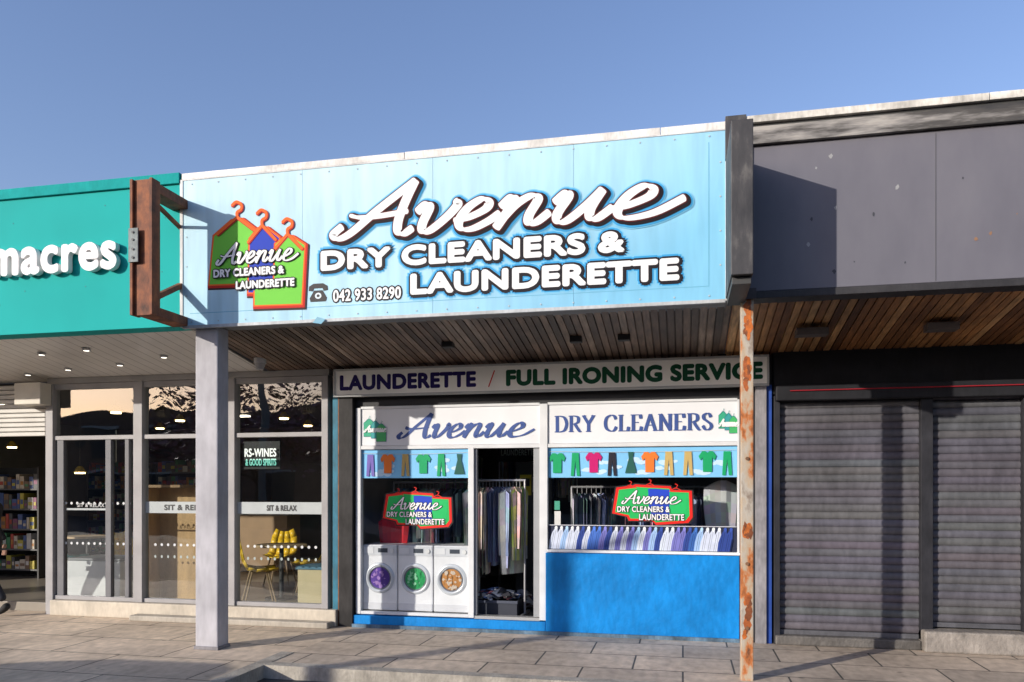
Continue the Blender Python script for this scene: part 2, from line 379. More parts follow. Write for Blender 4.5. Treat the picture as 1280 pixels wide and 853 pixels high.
ribbon(m,avenue(A0,A1,2.235,2.515),YH,.05,.006,navy,nib=.2)
m.out('header_script',dc,rough=.6)
m=MB(); A0,A1=fit(694,890,WALL)
ribbon(m,serif('DRY CLEANERS',A0,A1,2.28,2.455),YH,.028,.005,navy)
m.out('header_serif_letters',dc,rough=.6)
def taglogo(parent,name,x0,x1,z0,z1,Y,cols,rim):
    g=MB(); W=x1-x0;H=z1-z0
    def tg(cx,w,zb,zt,c,lay):
        def sh(e,zz):
            return [(cx-w/2-e,Y-zz,zb-e),(cx+w/2+e,Y-zz,zb-e),(cx+w/2+e,Y-zz,zt-H*.14+e*.5),(cx+w*.08,Y-zz,zt+e),(cx-w*.08,Y-zz,zt+e),(cx-w/2-e,Y-zz,zt-H*.14+e*.5)]
        g.poly(sh(rim,lay+.0006),(.02,.12,.2)); g.poly(sh(0,lay+.0012),c)
    tg(x0+W*.24,W*.44,z0+H*.2,z0+H*.88,cols[0],.0); tg(x0+W*.52,W*.36,z0+H*.13,z0+H*.80,cols[1],.002); tg(x0+W*.77,W*.40,z0+H*.0,z0+H*.68,cols[2],.004)
    hs=[]
    for cx,zt,w in ((.24,.88,.2),(.52,.80,.17),(.77,.68,.2)):
        cx=x0+W*cx; zt=z0+H*zt; hs+=[[(cx-W*w*.8,zt-H*.1),(cx,zt+H*.03),(cx+W*w*.8,zt-H*.1)],[(cx,zt+H*.02),(cx+W*.005,zt+H*.07),(cx+W*.05,zt+H*.1),(cx+W*.02,zt+H*.13)]]
    ribbon(g,hs,Y-.006,rim*.3,rim*.4,(.02,.25,.25))
    return g.out(name,parent,rough=.6,var=.05)
taglogo(dc,'header_logo',*fit(455,484,WALL),2.2,2.5,YH,[(.03,.35,.2),(.03,.3,.3),(.05,.4,.12)],.004)
taglogo(dc,'header_logo_b',*fit(898,922,WALL),2.24,2.5,YH,[(.03,.35,.2),(.03,.3,.3),(.05,.4,.12)],.004)
for a,b in ((456,486),(898,924)):
    m=MB();A0,A1=fit(a,b,WALL); ribbon(m,avenue(A0,A1,2.31,2.39),YH-.012,.012,.003,WHITE); m.out('header_logo_script',dc)

gl=glassmat('window_glass',(.93,.95,.95),.06,.02,.5)
def pane(name,x0,x1,z0,z1,Y,parent,mat=gl):
    m=MB(); m.poly([(x0,Y,z0),(x1,Y,z0),(x1,Y,z1),(x0,Y,z1)],(1,1,1)); return m.out(name,parent,mat=mat)
YG=WALL+.01
pane('glass_left',fx[1],fx[2],zs+.035,2.105,YG,dc); pane('glass_right',fx[5],fx[6],.955,2.105,YG,dc)
skyc=(.20,.50,.78)
def icon(mb,kind,cx,zt,h,c,Y):
    w=h*.55
    if kind=='tee': pts=[(-.9,-.22),(-.55,0),(-.2,0),(0,-.07),(.2,0),(.55,0),(.9,-.22),(.72,-.42),(.48,-.28),(.46,-.95),(-.46,-.95),(-.48,-.28),(-.72,-.42)]
    elif kind=='pants': pts=[(-.36,0),(.36,0),(.5,-1.1),(.16,-1.1),(0,-.35),(-.16,-1.1),(-.5,-1.1)]
    else: pts=[(-.3,0),(.3,0),(.22,-.3),(.62,-1.0),(-.62,-1.0),(-.22,-.3)]
    mb.poly([(cx+a*w*.8,Y,zt+b*h) for a,b in pts],c)
def strip(x0,x1,z0,z1,seq,name):
    m=MB(); Y=YG-.003
    m.poly([(x0,Y,z0),(x1,Y,z0),(x1,Y,z1),(x0,Y,z1)],skyc)
    for k in range(int((x1-x0)/.14)):
        cx=U(x0+.08,x1-.08); cz=U(z0+.04,z0+.20)
        for q in range(4):
            ox=U(-.06,.06); r=U(.015,.036); oz=U(-.008,.012); ccx=min(max(cx+ox,x0+.06),x1-.06); ccz=max(cz+oz,z0+r)
            m.poly([(ccx+math.cos(t)*r*1.5,Y-.0004-.00012*(k*4+q),ccz+math.sin(t)*r*.8) for t in [i*math.pi/6 for i in range(12)]],(.5,.68,.84))
    ribbon(m,[[(x0+.01,z1-.04),((x0+x1)/2,z1-.055),(x1-.01,z1-.04)]],Y-.012,0,.002,(.5,.5,.45))
    n=len(seq)
    for i,(kd,c) in enumerate(seq):
        icon(m,kd,x0+(x1-x0)*(i+.5)/n,z1-.055+U(-.004,.004),.235,c,Y-.0125)
    m.out(name,dc,rough=.5,var=.06,spec=.2)
g1=(.01,.33,.12);og=(.75,.18,.03);tn=(.5,.36,.13);mg=(.5,.01,.14);dk=(.02,.02,.03);pr=(.16,.12,.4);dg=(.02,.10,.08)
strip(fx[1]+.003,fx[2]-.003,1.765,2.10,[('pants',pr),('tee',og),('pants',tn),('tee',g1),('pants',g1),('dress',dg)],'clothes_line_print')
strip(fx[5]+.003,fx[6]-.003,1.765,2.10,[('tee',g1),('pants',g1),('tee',mg),('pants',dk),('dress',dg),('tee',og),('pants',tn),('pants',tn),('tee',g1),('pants',g1)],'clothes_line_print_b')
m=MB(); Y=YG-.003; A0,A1=fx[5]+.003,fx[6]-.003; za,zb=.958,1.235
m.poly([(A0,Y,za),(A1,Y,za),(A1,Y,zb),(A0,Y,zb)],(.025,.03,.06))
n=32
for i in range(n):
    cx=A0+.06+(A1-A0-.15)*i/(n-1); c=random.choice([(.55,.6,.72),(.06,.15,.5),(.6,.66,.76),(.03,.06,.26),(.3,.45,.70),(.16,.16,.45),(.04,.12,.38)])
    yy=Y-.001-.0003*i; t=U(-.004,.004); sk_=.05
    S=lambda a,b:(cx+a+sk_*(b-za)/(zb-za)-.01,yy,b)
    m.poly([S(-.046,za+.003),S(.022,za+.003),S(.032,za+.10),S(.028+t,zb-.12),S(.010,zb-.030),S(-.012,zb-.030),S(-.040+t,zb-.09),S(-.052,za+.10)],c)
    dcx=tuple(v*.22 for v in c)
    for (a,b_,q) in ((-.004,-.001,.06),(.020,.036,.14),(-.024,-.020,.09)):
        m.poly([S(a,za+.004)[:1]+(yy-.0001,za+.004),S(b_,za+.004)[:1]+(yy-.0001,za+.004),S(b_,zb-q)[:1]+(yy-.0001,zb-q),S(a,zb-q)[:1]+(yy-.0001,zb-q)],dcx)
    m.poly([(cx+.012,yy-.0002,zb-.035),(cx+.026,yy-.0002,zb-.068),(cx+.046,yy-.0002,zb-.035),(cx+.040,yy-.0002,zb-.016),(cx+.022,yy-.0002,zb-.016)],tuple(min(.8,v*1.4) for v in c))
ribbon(m,[[(A0+.005,zb-.005),(A1-.005,zb-.005)]],Y-.012,0,.004,(.55,.56,.6))
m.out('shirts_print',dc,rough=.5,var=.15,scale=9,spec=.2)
def badge(px0,px1,py0,py1,nm):
    pxc=(px0+px1)/2; x0,x1=X_(px0,WALL),X_(px1,WALL); z1=Z_(pxc,py0,WALL); z0=Z_(pxc,py1,WALL); W=x1-x0;H=z1-z0
    m=MB(); Y=YG-.004
    S=[(.02,.28),(.07,.92),(.27,.97),(.30,1.0),(.42,.98),(.55,.97),(.72,.95),(.74,.86),(.97,.84),(.98,.2),(.93,.06),(.55,.0),(.50,.1),(.22,.1),(.2,.2)]
    def ofs(e,lay,c): m.poly([(x0+W*.5+(a-.5)*W*(1+e),Y-lay,z0+H*.5+(b-.5)*H*(1+e*1.8)) for a,b in S],c)
    ofs(.10,0,(.02,.02,.02)); ofs(.06,.0008,(.7,.02,.015)); ofs(-.02,.0016,(.02,.42,.10))
    m.poly([(x0+W*a,Y-.0022,z0+H*b) for a,b in [(.5,.12),(.72,.14),(.72,.9),(.55,.93),(.45,.93),(.46,.5)]],(.02,.06,.5))
    m.poly([(x0+W*a,Y-.0026,z0+H*b) for a,b in [(.72,.14),(.93,.16),(.95,.78),(.72,.82)]],(.02,.45,.12))
    hs=[]
    for cx,zt in ((.22,.96),(.47,1.0),(.8,.88)):
        hs+=[[(x0+W*(cx-.08),z0+H*(zt-.02)),(x0+W*cx,z0+H*(zt+.07)),(x0+W*(cx+.08),z0+H*(zt-.02))],[(x0+W*cx,z0+H*(zt+.07)),(x0+W*(cx+.02),z0+H*(zt+.15)),(x0+W*(cx-.01),z0+H*(zt+.18))]]
    ribbon(m,hs,Y-.003,0,.004,(.7,.03,.02))
    av=avenue(x0+W*.12,x0+W*.86,z0+H*.52,z0+H*.88)
    ribbon(m,av,Y-.0048,.012,.003,(.01,.01,.01),extra=.006,step=.000006)
    ribbon(m,av,Y-.0085,.012,.003,WHITE,step=.000006)
    m.out(nm,dc,rough=.5,var=.05,spec=.2)
    for nme,b,a0,a1,q0,q1 in (('t1','DRY CLEANERS &',.06,.72,.30,.45),('t2','LAUNDERETTE',.34,.9,.08,.24)):
        txt(nm+'_'+nme+'_outline',b,x0+W*a0,x0+W*a1,z0+H*q0,z0+H*q1,Y-.0125,(.01,.01,.01),dc,off=.007)
        txt(nm+'_'+nme,b,x0+W*a0,x0+W*a1,z0+H*q0,z0+H*q1,Y-.0145,WHITE,dc,off=.002)
badge(479,564,617,659,'window_badge'); badge(766,865,608,654,'window_badge_b')
m=MB()
for px,py,w,h,c in ((689,648,.07,.16,(.6,.6,.58)),(689,632,.06,.1,(.05,.3,.2))):
    X,Z=P(px+4,py,WALL); m.poly([(X,YG-.004,Z-h/2),(X+w,YG-.004,Z-h/2),(X+w,YG-.004,Z+h/2),(X,YG-.004,Z+h/2)],c)
m.out('window_notices',dc)
wx0,wx1=X_(451,WALL),X_(586,WALL); ww=(wx1-wx0)/3
for i,(c1,c2) in enumerate((((.10,.04,.30),(.35,.2,.5)),((.02,.34,.10),(.25,.6,.35)),((.5,.22,.06),(.6,.5,.4)))):
    g=group('washing_machine'); a=wx0+ww*i+.006; b=a+ww-.012; cx=(a+b)/2; yb=WALL+.05; zt=.97; zb0=.19
    mm=MB(); mm.box(a,b,yb,yb+.5,zb0,zt,(.76,.76,.78)); mm.out('cabinet',g,bevel=.012,rough=.4)
    mm=MB(); mm.box(a+.01,b-.01,yb-.008,yb-.0005,zt-.125,zt-.012,(.62,.63,.66)); mm.box(a+.02,a+.14,yb-.012,yb-.0085,zt-.10,zt-.03,(.72,.72,.74)); mm.box(cx-.02,cx+.1,yb-.011,yb-.0085,zt-.09,zt-.04,(.05,.06,.08))
    mm.cyl((b-.06,yb-.02,zt-.068),(b-.06,yb-.009,zt-.068),.026,(.7,.7,.7)); mm.box(a+.01,b-.01,yb-.006,yb-.0005,zb0+.01,zb0+.09,(.64,.64,.67)); mm.out('control_panel',g,rough=.4)
    cz=.575; mm=MB(); mm.ring(cx,yb-.001,cz,.135,.185,(.66,.68,.72),depth=.03); mm.ring(cx,yb-.003,cz,.125,.145,(.2,.21,.24),depth=.016); mm.out('porthole_ring',g,smooth=True,rough=.25,metal=.2)
    mm=MB()
    for k in range(60):
        t=U(0,6.28);r=math.sqrt(R())*.11; q=U(.012,.03); X,Zc=cx+r*math.cos(t),cz+r*math.sin(t); cc=random.choice((c1,c2,c1))
        an=U(0,3); mm.poly([(X+q*math.cos(an+j*1.05)*U(.7,1.1),yb-.0015-k*.0002,Zc+q*math.sin(an+j*1.05)*U(.7,1.1)) for j in range(6)],cc)
    mm.cyl((cx,yb-.001,cz),(cx,yb-.0005,cz),.136,c1,n=32)
    mm.out('laundry_drum',g,rough=.4)

ws=group('wall_sign_board'); YS=WALL-.12; sb0,sb1=X_(418,YS),X_(960,YS)
m=MB(); m.box(sb0,sb1,YS,YS+.04,2.75,3.03,(.85,.85,.79)); m.out('board',ws,var=.15,scale=2,rough=.6)
m=MB()
for a,b,c,d in ((sb0-.01,sb1+.01,3.03,3.055),(sb0-.01,sb1+.01,2.725,2.75)): m.box(a,b,YS-.012,YS+.05,c,d,(.4,.41,.4))
m.box(sb0-.012,sb0+.012,YS-.014,YS+.05,2.75,3.03,(.4,.41,.4)); m.box(sb1-.012,sb1+.012,YS-.014,YS+.05,2.75,3.03,(.4,.41,.4)); m.out('trim',ws,bevel=.003)
txt('word_launderette','LAUNDERETTE',*fit(426,594,YS),2.81,2.97,YS-.003,(.012,.006,.09),ws,off=.012)
m=MB(); ribbon(m,[[(X_(611,YS),2.80),(X_(618,YS),2.975)]],YS-.003,0,.007,(.55,.02,.02)); m.out('slash',ws)
txt('word_ironing','FULL IRONING SERVICE',*fit(634,952,YS),2.81,2.97,YS-.003,(.003,.06,.026),ws,off=.014)

# ------------------------------------------------------------------ main fascia sign
fs=group('fascia_sign'); YF=FRONT-.03
m_,nt_,bs_=newmat('printed_sign_blue')
tc=nt_.nodes.new('ShaderNodeTexCoord'); sp=nt_.nodes.new('ShaderNodeSeparateXYZ'); nt_.links.new(tc.outputs['Object'],sp.inputs[0])
mr=nt_.nodes.new('ShaderNodeMapRange'); mr.inputs[1].default_value=-3.2; mr.inputs[2].default_value=.37; mr.inputs[3].default_value=0; mr.inputs[4].default_value=.8; nt_.links.new(sp.outputs['X'],mr.inputs[0])
mz=nt_.nodes.new('ShaderNodeMapRange'); mz.inputs[1].default_value=4.7; mz.inputs[2].default_value=3.3; mz.inputs[3].default_value=0; mz.inputs[4].default_value=.45; nt_.links.new(sp.outputs['Z'],mz.inputs[0])
ad=nt_.nodes.new('ShaderNodeMath'); ad.operation='ADD'; nt_.links.new(mr.outputs[0],ad.inputs[0]); nt_.links.new(mz.outputs[0],ad.inputs[1])
rp=ramp(nt_,[(0,(.50,.70,.79)),(.45,(.41,.65,.78)),(1,(.21,.51,.72))]); nt_.links.new(ad.outputs[0],rp.inputs[0])
cc,_,_=noise_mul(nt_,rp.outputs[0],bs_,.08,.9); cc,_,_=noise_mul(nt_,cc,bs_,.14,3,(3,3,.4)); nt_.links.new(cc,bs_.inputs['Base Color']); bs_.inputs['Roughness'].default_value=.62; bs_.inputs['Specular IOR Level'].default_value=.15
sx0,sx1=XS0,XS1-.01
npan=4
for i in range(npan):
    a=sx0+(sx1-sx0)*i/npan; b=sx0+(sx1-sx0)*(i+1)/npan
    box('panel',a+.001,b-.001,YF,YF+.02,3.30,4.775,(1,1,1),fs,mat=m_,bevel=.0015)
m=MB()
m.box(sx0-.012,sx0+.02,YF-.008,YF+.03,3.285,4.785,(.6,.62,.62)); m.box(sx1-.008,sx1+.012,YF-.008,YF+.03,3.285,4.785,(.6,.62,.62))
m.box(sx0+.02,sx1-.008,YF-.006,YF+.03,3.27,3.30,(.45,.47,.48)); m.box(sx0+.02,sx1-.008,YF-.006,YF+.03,4.775,4.785,(.6,.6,.6)); m.out('edge_trim',fs,var=.3)
m=MB()
x=sx0+.12
while x<sx1-.05:
    for z in (3.335,4.735): m.cyl((x,YF-.006,z),(x,YF+.001,z),.008,(.42,.5,.55),n=8)
    x+=.30
for z in (3.6,3.9,4.2,4.5):
    for X in (sx0+.06,sx1-.05): m.cyl((X,YF-.006,z),(X,YF+.001,z),.008,(.42,.5,.55),n=8)
m.out('rivets',fs)
m=MB(); YB=YF-.0015
for (xa,za),(xb,zb_) in (((sx0+.1,3.42),(X_(886,YF),3.42)),((X_(886,YF),3.42),(X_(886,YF),4.68))):
    ribbon(m,[[(xa,za),(xb,zb_)]],YB,0,.003,(.12,.38,.55))
m.out('border_line',fs)
blk=(.012,.01,.014)
z0A=sum(Z_(a,b,YF) for a,b in ((418,302),(600,289),(840,270)))/3; z1A=Z_(512,228,YF)
avs=avenue(X_(418,YF),X_(855,YF),z0A+.01,z1A)
m=MB()
for e,c,l in ((.058,(.18,.50,.72),.002),(.046,(.05,.32,.62),.0065)):
    ribbon(m,avs,YF-l,.060,.012,c,nib=-.25,extra=e,off=(.016,-.016))
ribbon(m,avs,YF-.011,.060,.012,blk,nib=-.25,extra=.030,off=(.016,-.014))
ribbon(m,avs,YF-.0155,.060,.012,(.10,.018,.018),nib=-.25,extra=.015)
ribbon(m,avs,YF-.020,.060,.012,(.78,.78,.78),nib=-.25,extra=.004)
m.out('script_lettering',fs,rough=.6,var=.04,spec=.15)
def bigtext(nm,b,px0,py0,px1,py1,h0,h1):
    x0,x1=X_(px0,YF),X_(px1,YF); za=(Z_(px0,py0,YF)+Z_(px1,py1,YF))/2; zt=(Z_(px0,h0,YF)+Z_(px1,h1,YF))/2
    txt(nm+'_halo',b,x0,x1,za,zt,YF-.0012,(.18,.50,.72),fs,off=.066,dx=.008,dz=-.004)
    txt(nm+'_glow',b,x0,x1,za,zt,YF-.003,(.04,.31,.62),fs,off=.054,dx=.008,dz=-.004)
    txt(nm+'_shadow',b,x0,x1,za,zt,YF-.005,blk,fs,off=.040,dx=.009,dz=-.007)
    txt(nm,b,x0,x1,za,zt,YF-.0075,(.78,.78,.78),fs,off=.0155)
bigtext('words_dry_cleaners','DRY CLEANERS &',403,339.5,779,311.5,315.5,290.5)
bigtext('word_launderette','LAUNDERETTE',515,367.5,847,348.5,345,324)
x0,z0=P(386,378,YF); x1,z1=P(410,354,YF); W=x1-x0;H=z1-z0
m=MB()
m.poly([(x0+W*a,YF-.003,z0+H*b) for a,b in ((.1,0),(.9,0),(.95,.2),(.72,.62),(.28,.62),(.05,.2))],blk)
m.poly([(x0+W*a,YF-.0036,z0+H*b) for a,b in ((0,.62),(.02,.85),(.25,1),(.75,1),(.98,.85),(1,.62),(.78,.58),(.72,.74),(.28,.74),(.22,.58))],blk)
m.poly([(x0+W*.5+math.cos(t)*W*.17,YF-.0044,z0+H*.32+math.sin(t)*H*.17) for t in [i*math.pi/8 for i in range(16)]],(.6,.7,.75))
m.poly([(x0+W*.5+math.cos(t)*W*.08,YF-.005,z0+H*.32+math.sin(t)*H*.08) for t in [i*math.pi/8 for i in range(16)]],blk)
m.out('telephone_icon',fs)
xa,xb=fit(417,501,YF); za=(Z_(416,378,YF)+Z_(502,372,YF))/2; zt=(Z_(416,363,YF)+Z_(502,359,YF))/2
txt('phone_number_outline','042 933 8290',xa,xb,za,zt,YF-.003,blk,fs,off=.018); txt('phone_number','042 933 8290',xa,xb,za,zt,YF-.005,(.78,.78,.78),fs,off=.004)
def PP(pts,y): return [(X_(a,YF),y,Z_(a,b,YF)) for a,b in pts]
m=MB()
tags=[([(268,296),(291,276),(301,274),(322,290),(318,354),(262,356)],(.16,.54,.06)),
      ([(313,300),(324,286),(332,285),(349,298),(346,366),(311,366)],(.02,.05,.42)),
      ([(345,306),(356,296),(364,296),(381,307),(377,380),(319,382),(319,362),(343,361)],(.16,.54,.06))]
lay=.002
for pts,c in tags:
    cx=sum(p[0] for p in pts)/len(pts); cy=sum(p[1] for p in pts)/len(pts)
    def sc(e,dx=0,dy=0): return [(a+(e if a>cx else -e)+dx, b+(e if b>cy else -e)+dy) for a,b in pts]
    m.poly(PP(sc(4,2,3),YF-lay),(.05,.02,.02)); m.poly(PP(sc(3.2,1,1.5),YF-lay-.0006),(.5,.02,.015)); m.poly(PP(sc(1.8),YF-lay-.0012),(.78,.13,.02)); m.poly(PP(pts,YF-lay-.0018),c)
    lay+=.0028
for hx,hy,hw in ((297,275,24),(328,285,17),(360,296,18)):
    hs=[[P(hx-hw,hy+18,YF),P(hx,hy-3,YF)],[P(hx,hy-3,YF),P(hx+hw,hy+15,YF)],[P(hx,hy-3,YF),P(hx,hy-9,YF),P(hx+5,hy-13,YF),P(hx+5,hy-19,YF),P(hx-1,hy-22,YF),P(hx-6,hy-18,YF)]]
    ribbon(m,hs,YF-.011,0,.018,(.4,.02,.015),off=(.006,-.008)); ribbon(m,hs,YF-.0118,0,.014,(.78,.13,.02))
m.out('garment_bag_logo',fs,rough=.6,var=.05,spec=.15)
m=MB(); av=avenue(X_(272,YF),X_(374,YF),Z_(320,329,YF),Z_(320,303,YF))
ribbon(m,av,YF-.014,.018,.005,blk,extra=.009,nib=-.2); ribbon(m,av,YF-.0185,.018,.005,(.78,.78,.78),nib=-.2); m.out('logo_script',fs,spec=.15)
for nm,b,a0,a1,t0,t1 in (('logo_dry','DRY CLEANERS &',269,356,345,336),('logo_laun','LAUNDERETTE',297,369,360,351)):
    x0,x1=fit(a0,a1,YF); pc_=(a0+a1)/2; za,zt=Z_(pc_,t0,YF),Z_(pc_,t1,YF)
    txt(nm+'_outline',b,x0,x1,za,zt,YF-.023,blk,fs,off=.016); txt(nm,b,x0,x1,za,zt,YF-.025,(.78,.78,.78),fs,off=.005)
m=MB(); x,z=P(402,404,YF); m.poly([(x-.08,YF-.03,z+.0),(x+.02,YF-.05,z-.02),(x+.05,YF-.02,z+.03),(x-.04,YF-.012,z+.06)],(.2,.4,.5)); m.out('torn_vinyl_flap',fs)

# ------------------------------------------------------------------ posts, fin, bracket
gp=group('steel_post'); Yp=FRONT+.02; a,b=X_(244,Yp),X_(272,Yp)
box('shaft',a,b,Yp,Yp+.2,0,3.29,(.40,.39,.41),gp,bevel=.012,var=.25,scale=2,rough=.6,bump=.1,spec=.2)
box('base_collar',a-.012,b+.012,Yp-.012,Yp+.212,0,.035,(.2,.19,.2),gp,var=.4)
rust=patchmat('rusted_paint',[(.34,(.10,.04,.02)),(.42,(.42,.13,.03)),(.48,(.40,.30,.2)),(.58,(.40,.36,.30)),(.68,(.22,.17,.13)),(.75,(.09,.05,.03))],2.6,.8,(2,2,1),.5,.02)
rp_=group('rusty_post'); Yr=6.98; a,b=X_(926,Yr),X_(942,Yr)
box('shaft',a,b,Yr,Yr+.115,-.12,3.30,(1,1,1),rp_,mat=rust,bevel=.008)
m=MB(); m.box(a-.035,b+.02,Yr-.03,Yr+.15,3.26,3.35,(.06,.05,.05)); 
for z in (1.0,1.9,.45): m.cyl(((a+b)/2,Yr-.012,z),((a+b)/2,Yr,z),.016,(.2,.1,.05),n=8)
m.out('cap_plate',rp_,var=.5)
m=MB()
for (z0,z1) in ((2.95,3.25),(2.5,2.75),(.35,.75),(1.25,1.32)):
    for k in range(26):
        zc=U(z0,z1); s=U(.01,.03); xc=U(a+.03,b-.03); m.poly([(min(max(xc+s*math.cos(j)*U(.6,1.2),a+.002),b-.002),Yr-.001-k*.0001,zc+s*2*math.sin(j)*U(.6,1.2)) for j in (0,1,2,3,4,5)],random.choice([(.5,.13,.02),(.35,.09,.02),(.2,.06,.02)]))
m.out('rust_scabs',rp_,var=.4,scale=20)
fn=group('canopy_fin')
finm=patchmat('peeling_black_paint',[(.30,(.022,.022,.025)),(.52,(.045,.043,.045)),(.62,(.10,.095,.09)),(.70,(.24,.22,.2))],3.2,.6,(2,2,.8),.4,.01)
box('fin_board',.365,.53,6.30,7.16,3.30,4.50,(1,1,1),fn,mat=finm,bevel=.006)
box('fin_cap',.36,.535,7.04,7.2,4.50,4.875,(1,1,1),fn,mat=finm)
box('fin_foot',.375,.52,6.36,7.1,3.24,3.297,(.05,.05,.05),fn)
br=group('sign_bracket'); rb=patchmat('rusted_steel',[(.3,(.05,.018,.01)),(.5,(.17,.055,.024)),(.65,(.28,.09,.03)),(.78,(.34,.15,.07))],5,.75,(1.5,1.5,1),.5)
bx0,bx1=X_(162,6.5),X_(190,6.5)
m=MB(); m.box(bx0,bx0+.03,6.5,6.62,3.29,4.58,(1,1,1)); m.box(bx0+.0302,bx1-.0302,6.53,6.545,3.29,4.58,(1,1,1)); m.box(bx1-.03,bx1,6.5,6.62,3.29,4.58,(1,1,1))
for z in (4.53,3.34):
    m.box(bx0+.0302,bx1-.0302,6.545,YF+.02,z-.045,z+.045,(1,1,1))
m.bar(((bx0+bx1)/2,6.56,3.42),((bx0+bx1)/2,YF+.02,3.72),.06,.05,(1,1,1)); m.bar(((bx0+bx1)/2,6.56,4.46),((bx0+bx1)/2,YF+.02,4.3),.04,.03,(1,1,1))
m.out('frame',br,mat=rb,bevel=.003)
m=MB(); x,z=P(161,307,6.49); m.box(x,x+.1,6.485,6.499,z-.16,z+.16,(.24,.27,.27))
for dz in (-.12,-.04,.05,.12): m.cyl((x+.05,6.475,z+dz),(x+.05,6.486,z+dz),.012,(.15,.15,.15),n=8)
m.out('galvanised_plate',br,rough=.7,var=.4,scale=12,spec=.2)

# ------------------------------------------------------------------ right shop (shuttered)
rs=group('shuttered_shop'); rx0=.535; rx1=14
stain=patchmat('weathered_grey_panel',[(.25,(.10,.098,.118)),(.5,(.132,.128,.15)),(.68,(.155,.15,.17)),(.78,(.21,.205,.215))],1.1,.55,(1,1,.45),.08,.004)
box('fascia_panel',rx0,rx1,FRONT-.0,FRONT+.25,3.36,4.62,(.14,.14,.16),rs,mat=stain)
m=MB(); m.box(2.05,2.056,FRONT-.003,FRONT+.002,3.37,4.6,(.09,.09,.10)); m.out('panel_joint',rs)
m=MB()
for k in range(14):
    x=U(.9,2.7); z=U(3.4,4.5); s=U(.006,.02); m.poly([(x+s*math.cos(j)*U(.5,1.3),FRONT-.0015-k*.0001,z+s*math.sin(j)*U(.5,1.8)) for j in range(6)],random.choice([(.3,.3,.3),(.25,.14,.08),(.05,.05,.06)]))
m.out('paint_chips',rs)
band=patchmat('flaking_timber',[(.35,(.03,.03,.032)),(.50,(.07,.065,.06)),(.58,(.2,.19,.18)),(.68,(.36,.34,.31))],1.5,.7,(.8,1,5),.5,.02)
m=MB()
for x in range(4): m.box(rx0+x*3.4+.002,rx0+x*3.4+3.397,FRONT-.045,FRONT+.2,4.625,4.775,(1,1,1))
m.out('timber_band',rs,mat=band,bevel=.004)
m=MB(); x=rx0
while x<rx1:
    m.box(x+.002,x+1.9,FRONT-.07,FRONT+.25,4.80+U(-.004,.004),4.86+U(-.006,.006),(.7,.67,.6)); x+=1.903
m.out('parapet_cap',rs,var=.5,scale=4,bevel=.004)
box('parapet_recess',rx0,rx1,FRONT-.03,FRONT+.2,4.775,4.80,(.05,.05,.05),rs)
box('fascia_bottom_trim',rx0,rx1,FRONT-.012,FRONT+.2,3.295,3.357,(.035,.033,.035),rs,var=.4)
soffit('timber_soffit',XS1+.06,rx1,.075,wood2,rs)
for px,py in ((1015,425),(1178,418)):
    a,b=X_(px-20,7.9),X_(px+20,7.9); box('bulkhead_lamp',a,b,7.85,8.0,3.1,3.17,(.10,.08,.07),rs)
blk2=(.014,.014,.016)
rw0=XR
box('wall_head',rw0,rx1,WALL-.05,WALL+.3,2.64,3.10,blk2,rs,var=.3,rough=.7,spec=.2)
box('shutter_box',X_(968,WALL),rx1,WALL-.16,WALL-.052,2.56,2.72,(.018,.018,.021),rs,var=.3,bevel=.01,rough=.6,spec=.2)
s1a,s1b=X_(974,WALL),X_(1148,WALL); s2a,s2b=X_(1163,WALL),X_(1275,WALL)
m=MB(); m.cyl((X_(985,WALL),WALL-.175,2.66),(rx1,WALL-.175,2.685),.006,(.3,.01,.02),n=8); m.out('red_cable',rs)
def shutter(nm,a,b,z0,z1,Y):
    m=MB(); z=z0; col=(.105,.102,.115); pitch=.078; ns=8; rows=[]
    while z<z1:
        jj=U(-.002,.002); cz=tuple(v*U(.92,1.06) for v in col)
        for k in range(ns):
            t=k/ns; rows.append((z+t*pitch, (Y-.016*math.sin(math.pi*t)**.8+jj if t>0 else Y+.004),cz))
        z+=pitch
    for i in range(len(rows)-1):
        (za,ya,cz),(zb,yb,_)=rows[i],rows[i+1]; m.poly([(a,ya,za),(b,ya,za),(b,yb,zb),(a,yb,zb)],cz)
    m.out(nm,rs,var=.45,scale=2.2,rough=.5,stretch=(1,1,.5),spec=.3)
    box(nm+'_foot_bar',a,b,Y-.025,Y+.01,z0-.05,z0-.002,(.09,.09,.1),rs,var=.4)
shutter('roller_shutter',s1a,s1b,.15,2.60,WALL); shutter('roller_shutter_b',s2a,s2b,.28,2.60,WALL)
shutter('roller_shutter_c',s2b+.2,s2b+3,.28,2.60,WALL)
m=MB()
m.box(X_(966,WALL)+.003,s1a,WALL-.08,WALL+.1,0,2.62,(.03,.03,.036)); m.box(s1b,s2a,WALL-.09,WALL+.1,.1,2.62,(.028,.028,.033)); m.box(s2b,s2b+.2,WALL-.09,WALL+.1,.1,2.62,(.028,.028,.033))
m.out('shutter_guides',rs,var=.4,bevel=.004,rough=.6,spec=.2)
conc=(.28,.25,.22)
box('step_a',s1a-.05,s1b-.001,WALL-.12,WALL+.1,0,.10,(.12,.11,.10),rs,var=.4,scale=4,bump=.5,bevel=.015)
box('step_b',s1b,rx1,WALL-.22,WALL+.1,0,.215,conc,rs,var=.4,scale=4,bump=.5,bevel=.02)
box('back_wall',-3.9,rx1,13.2,13.4,0,3.1,(.16,.15,.14),dc)

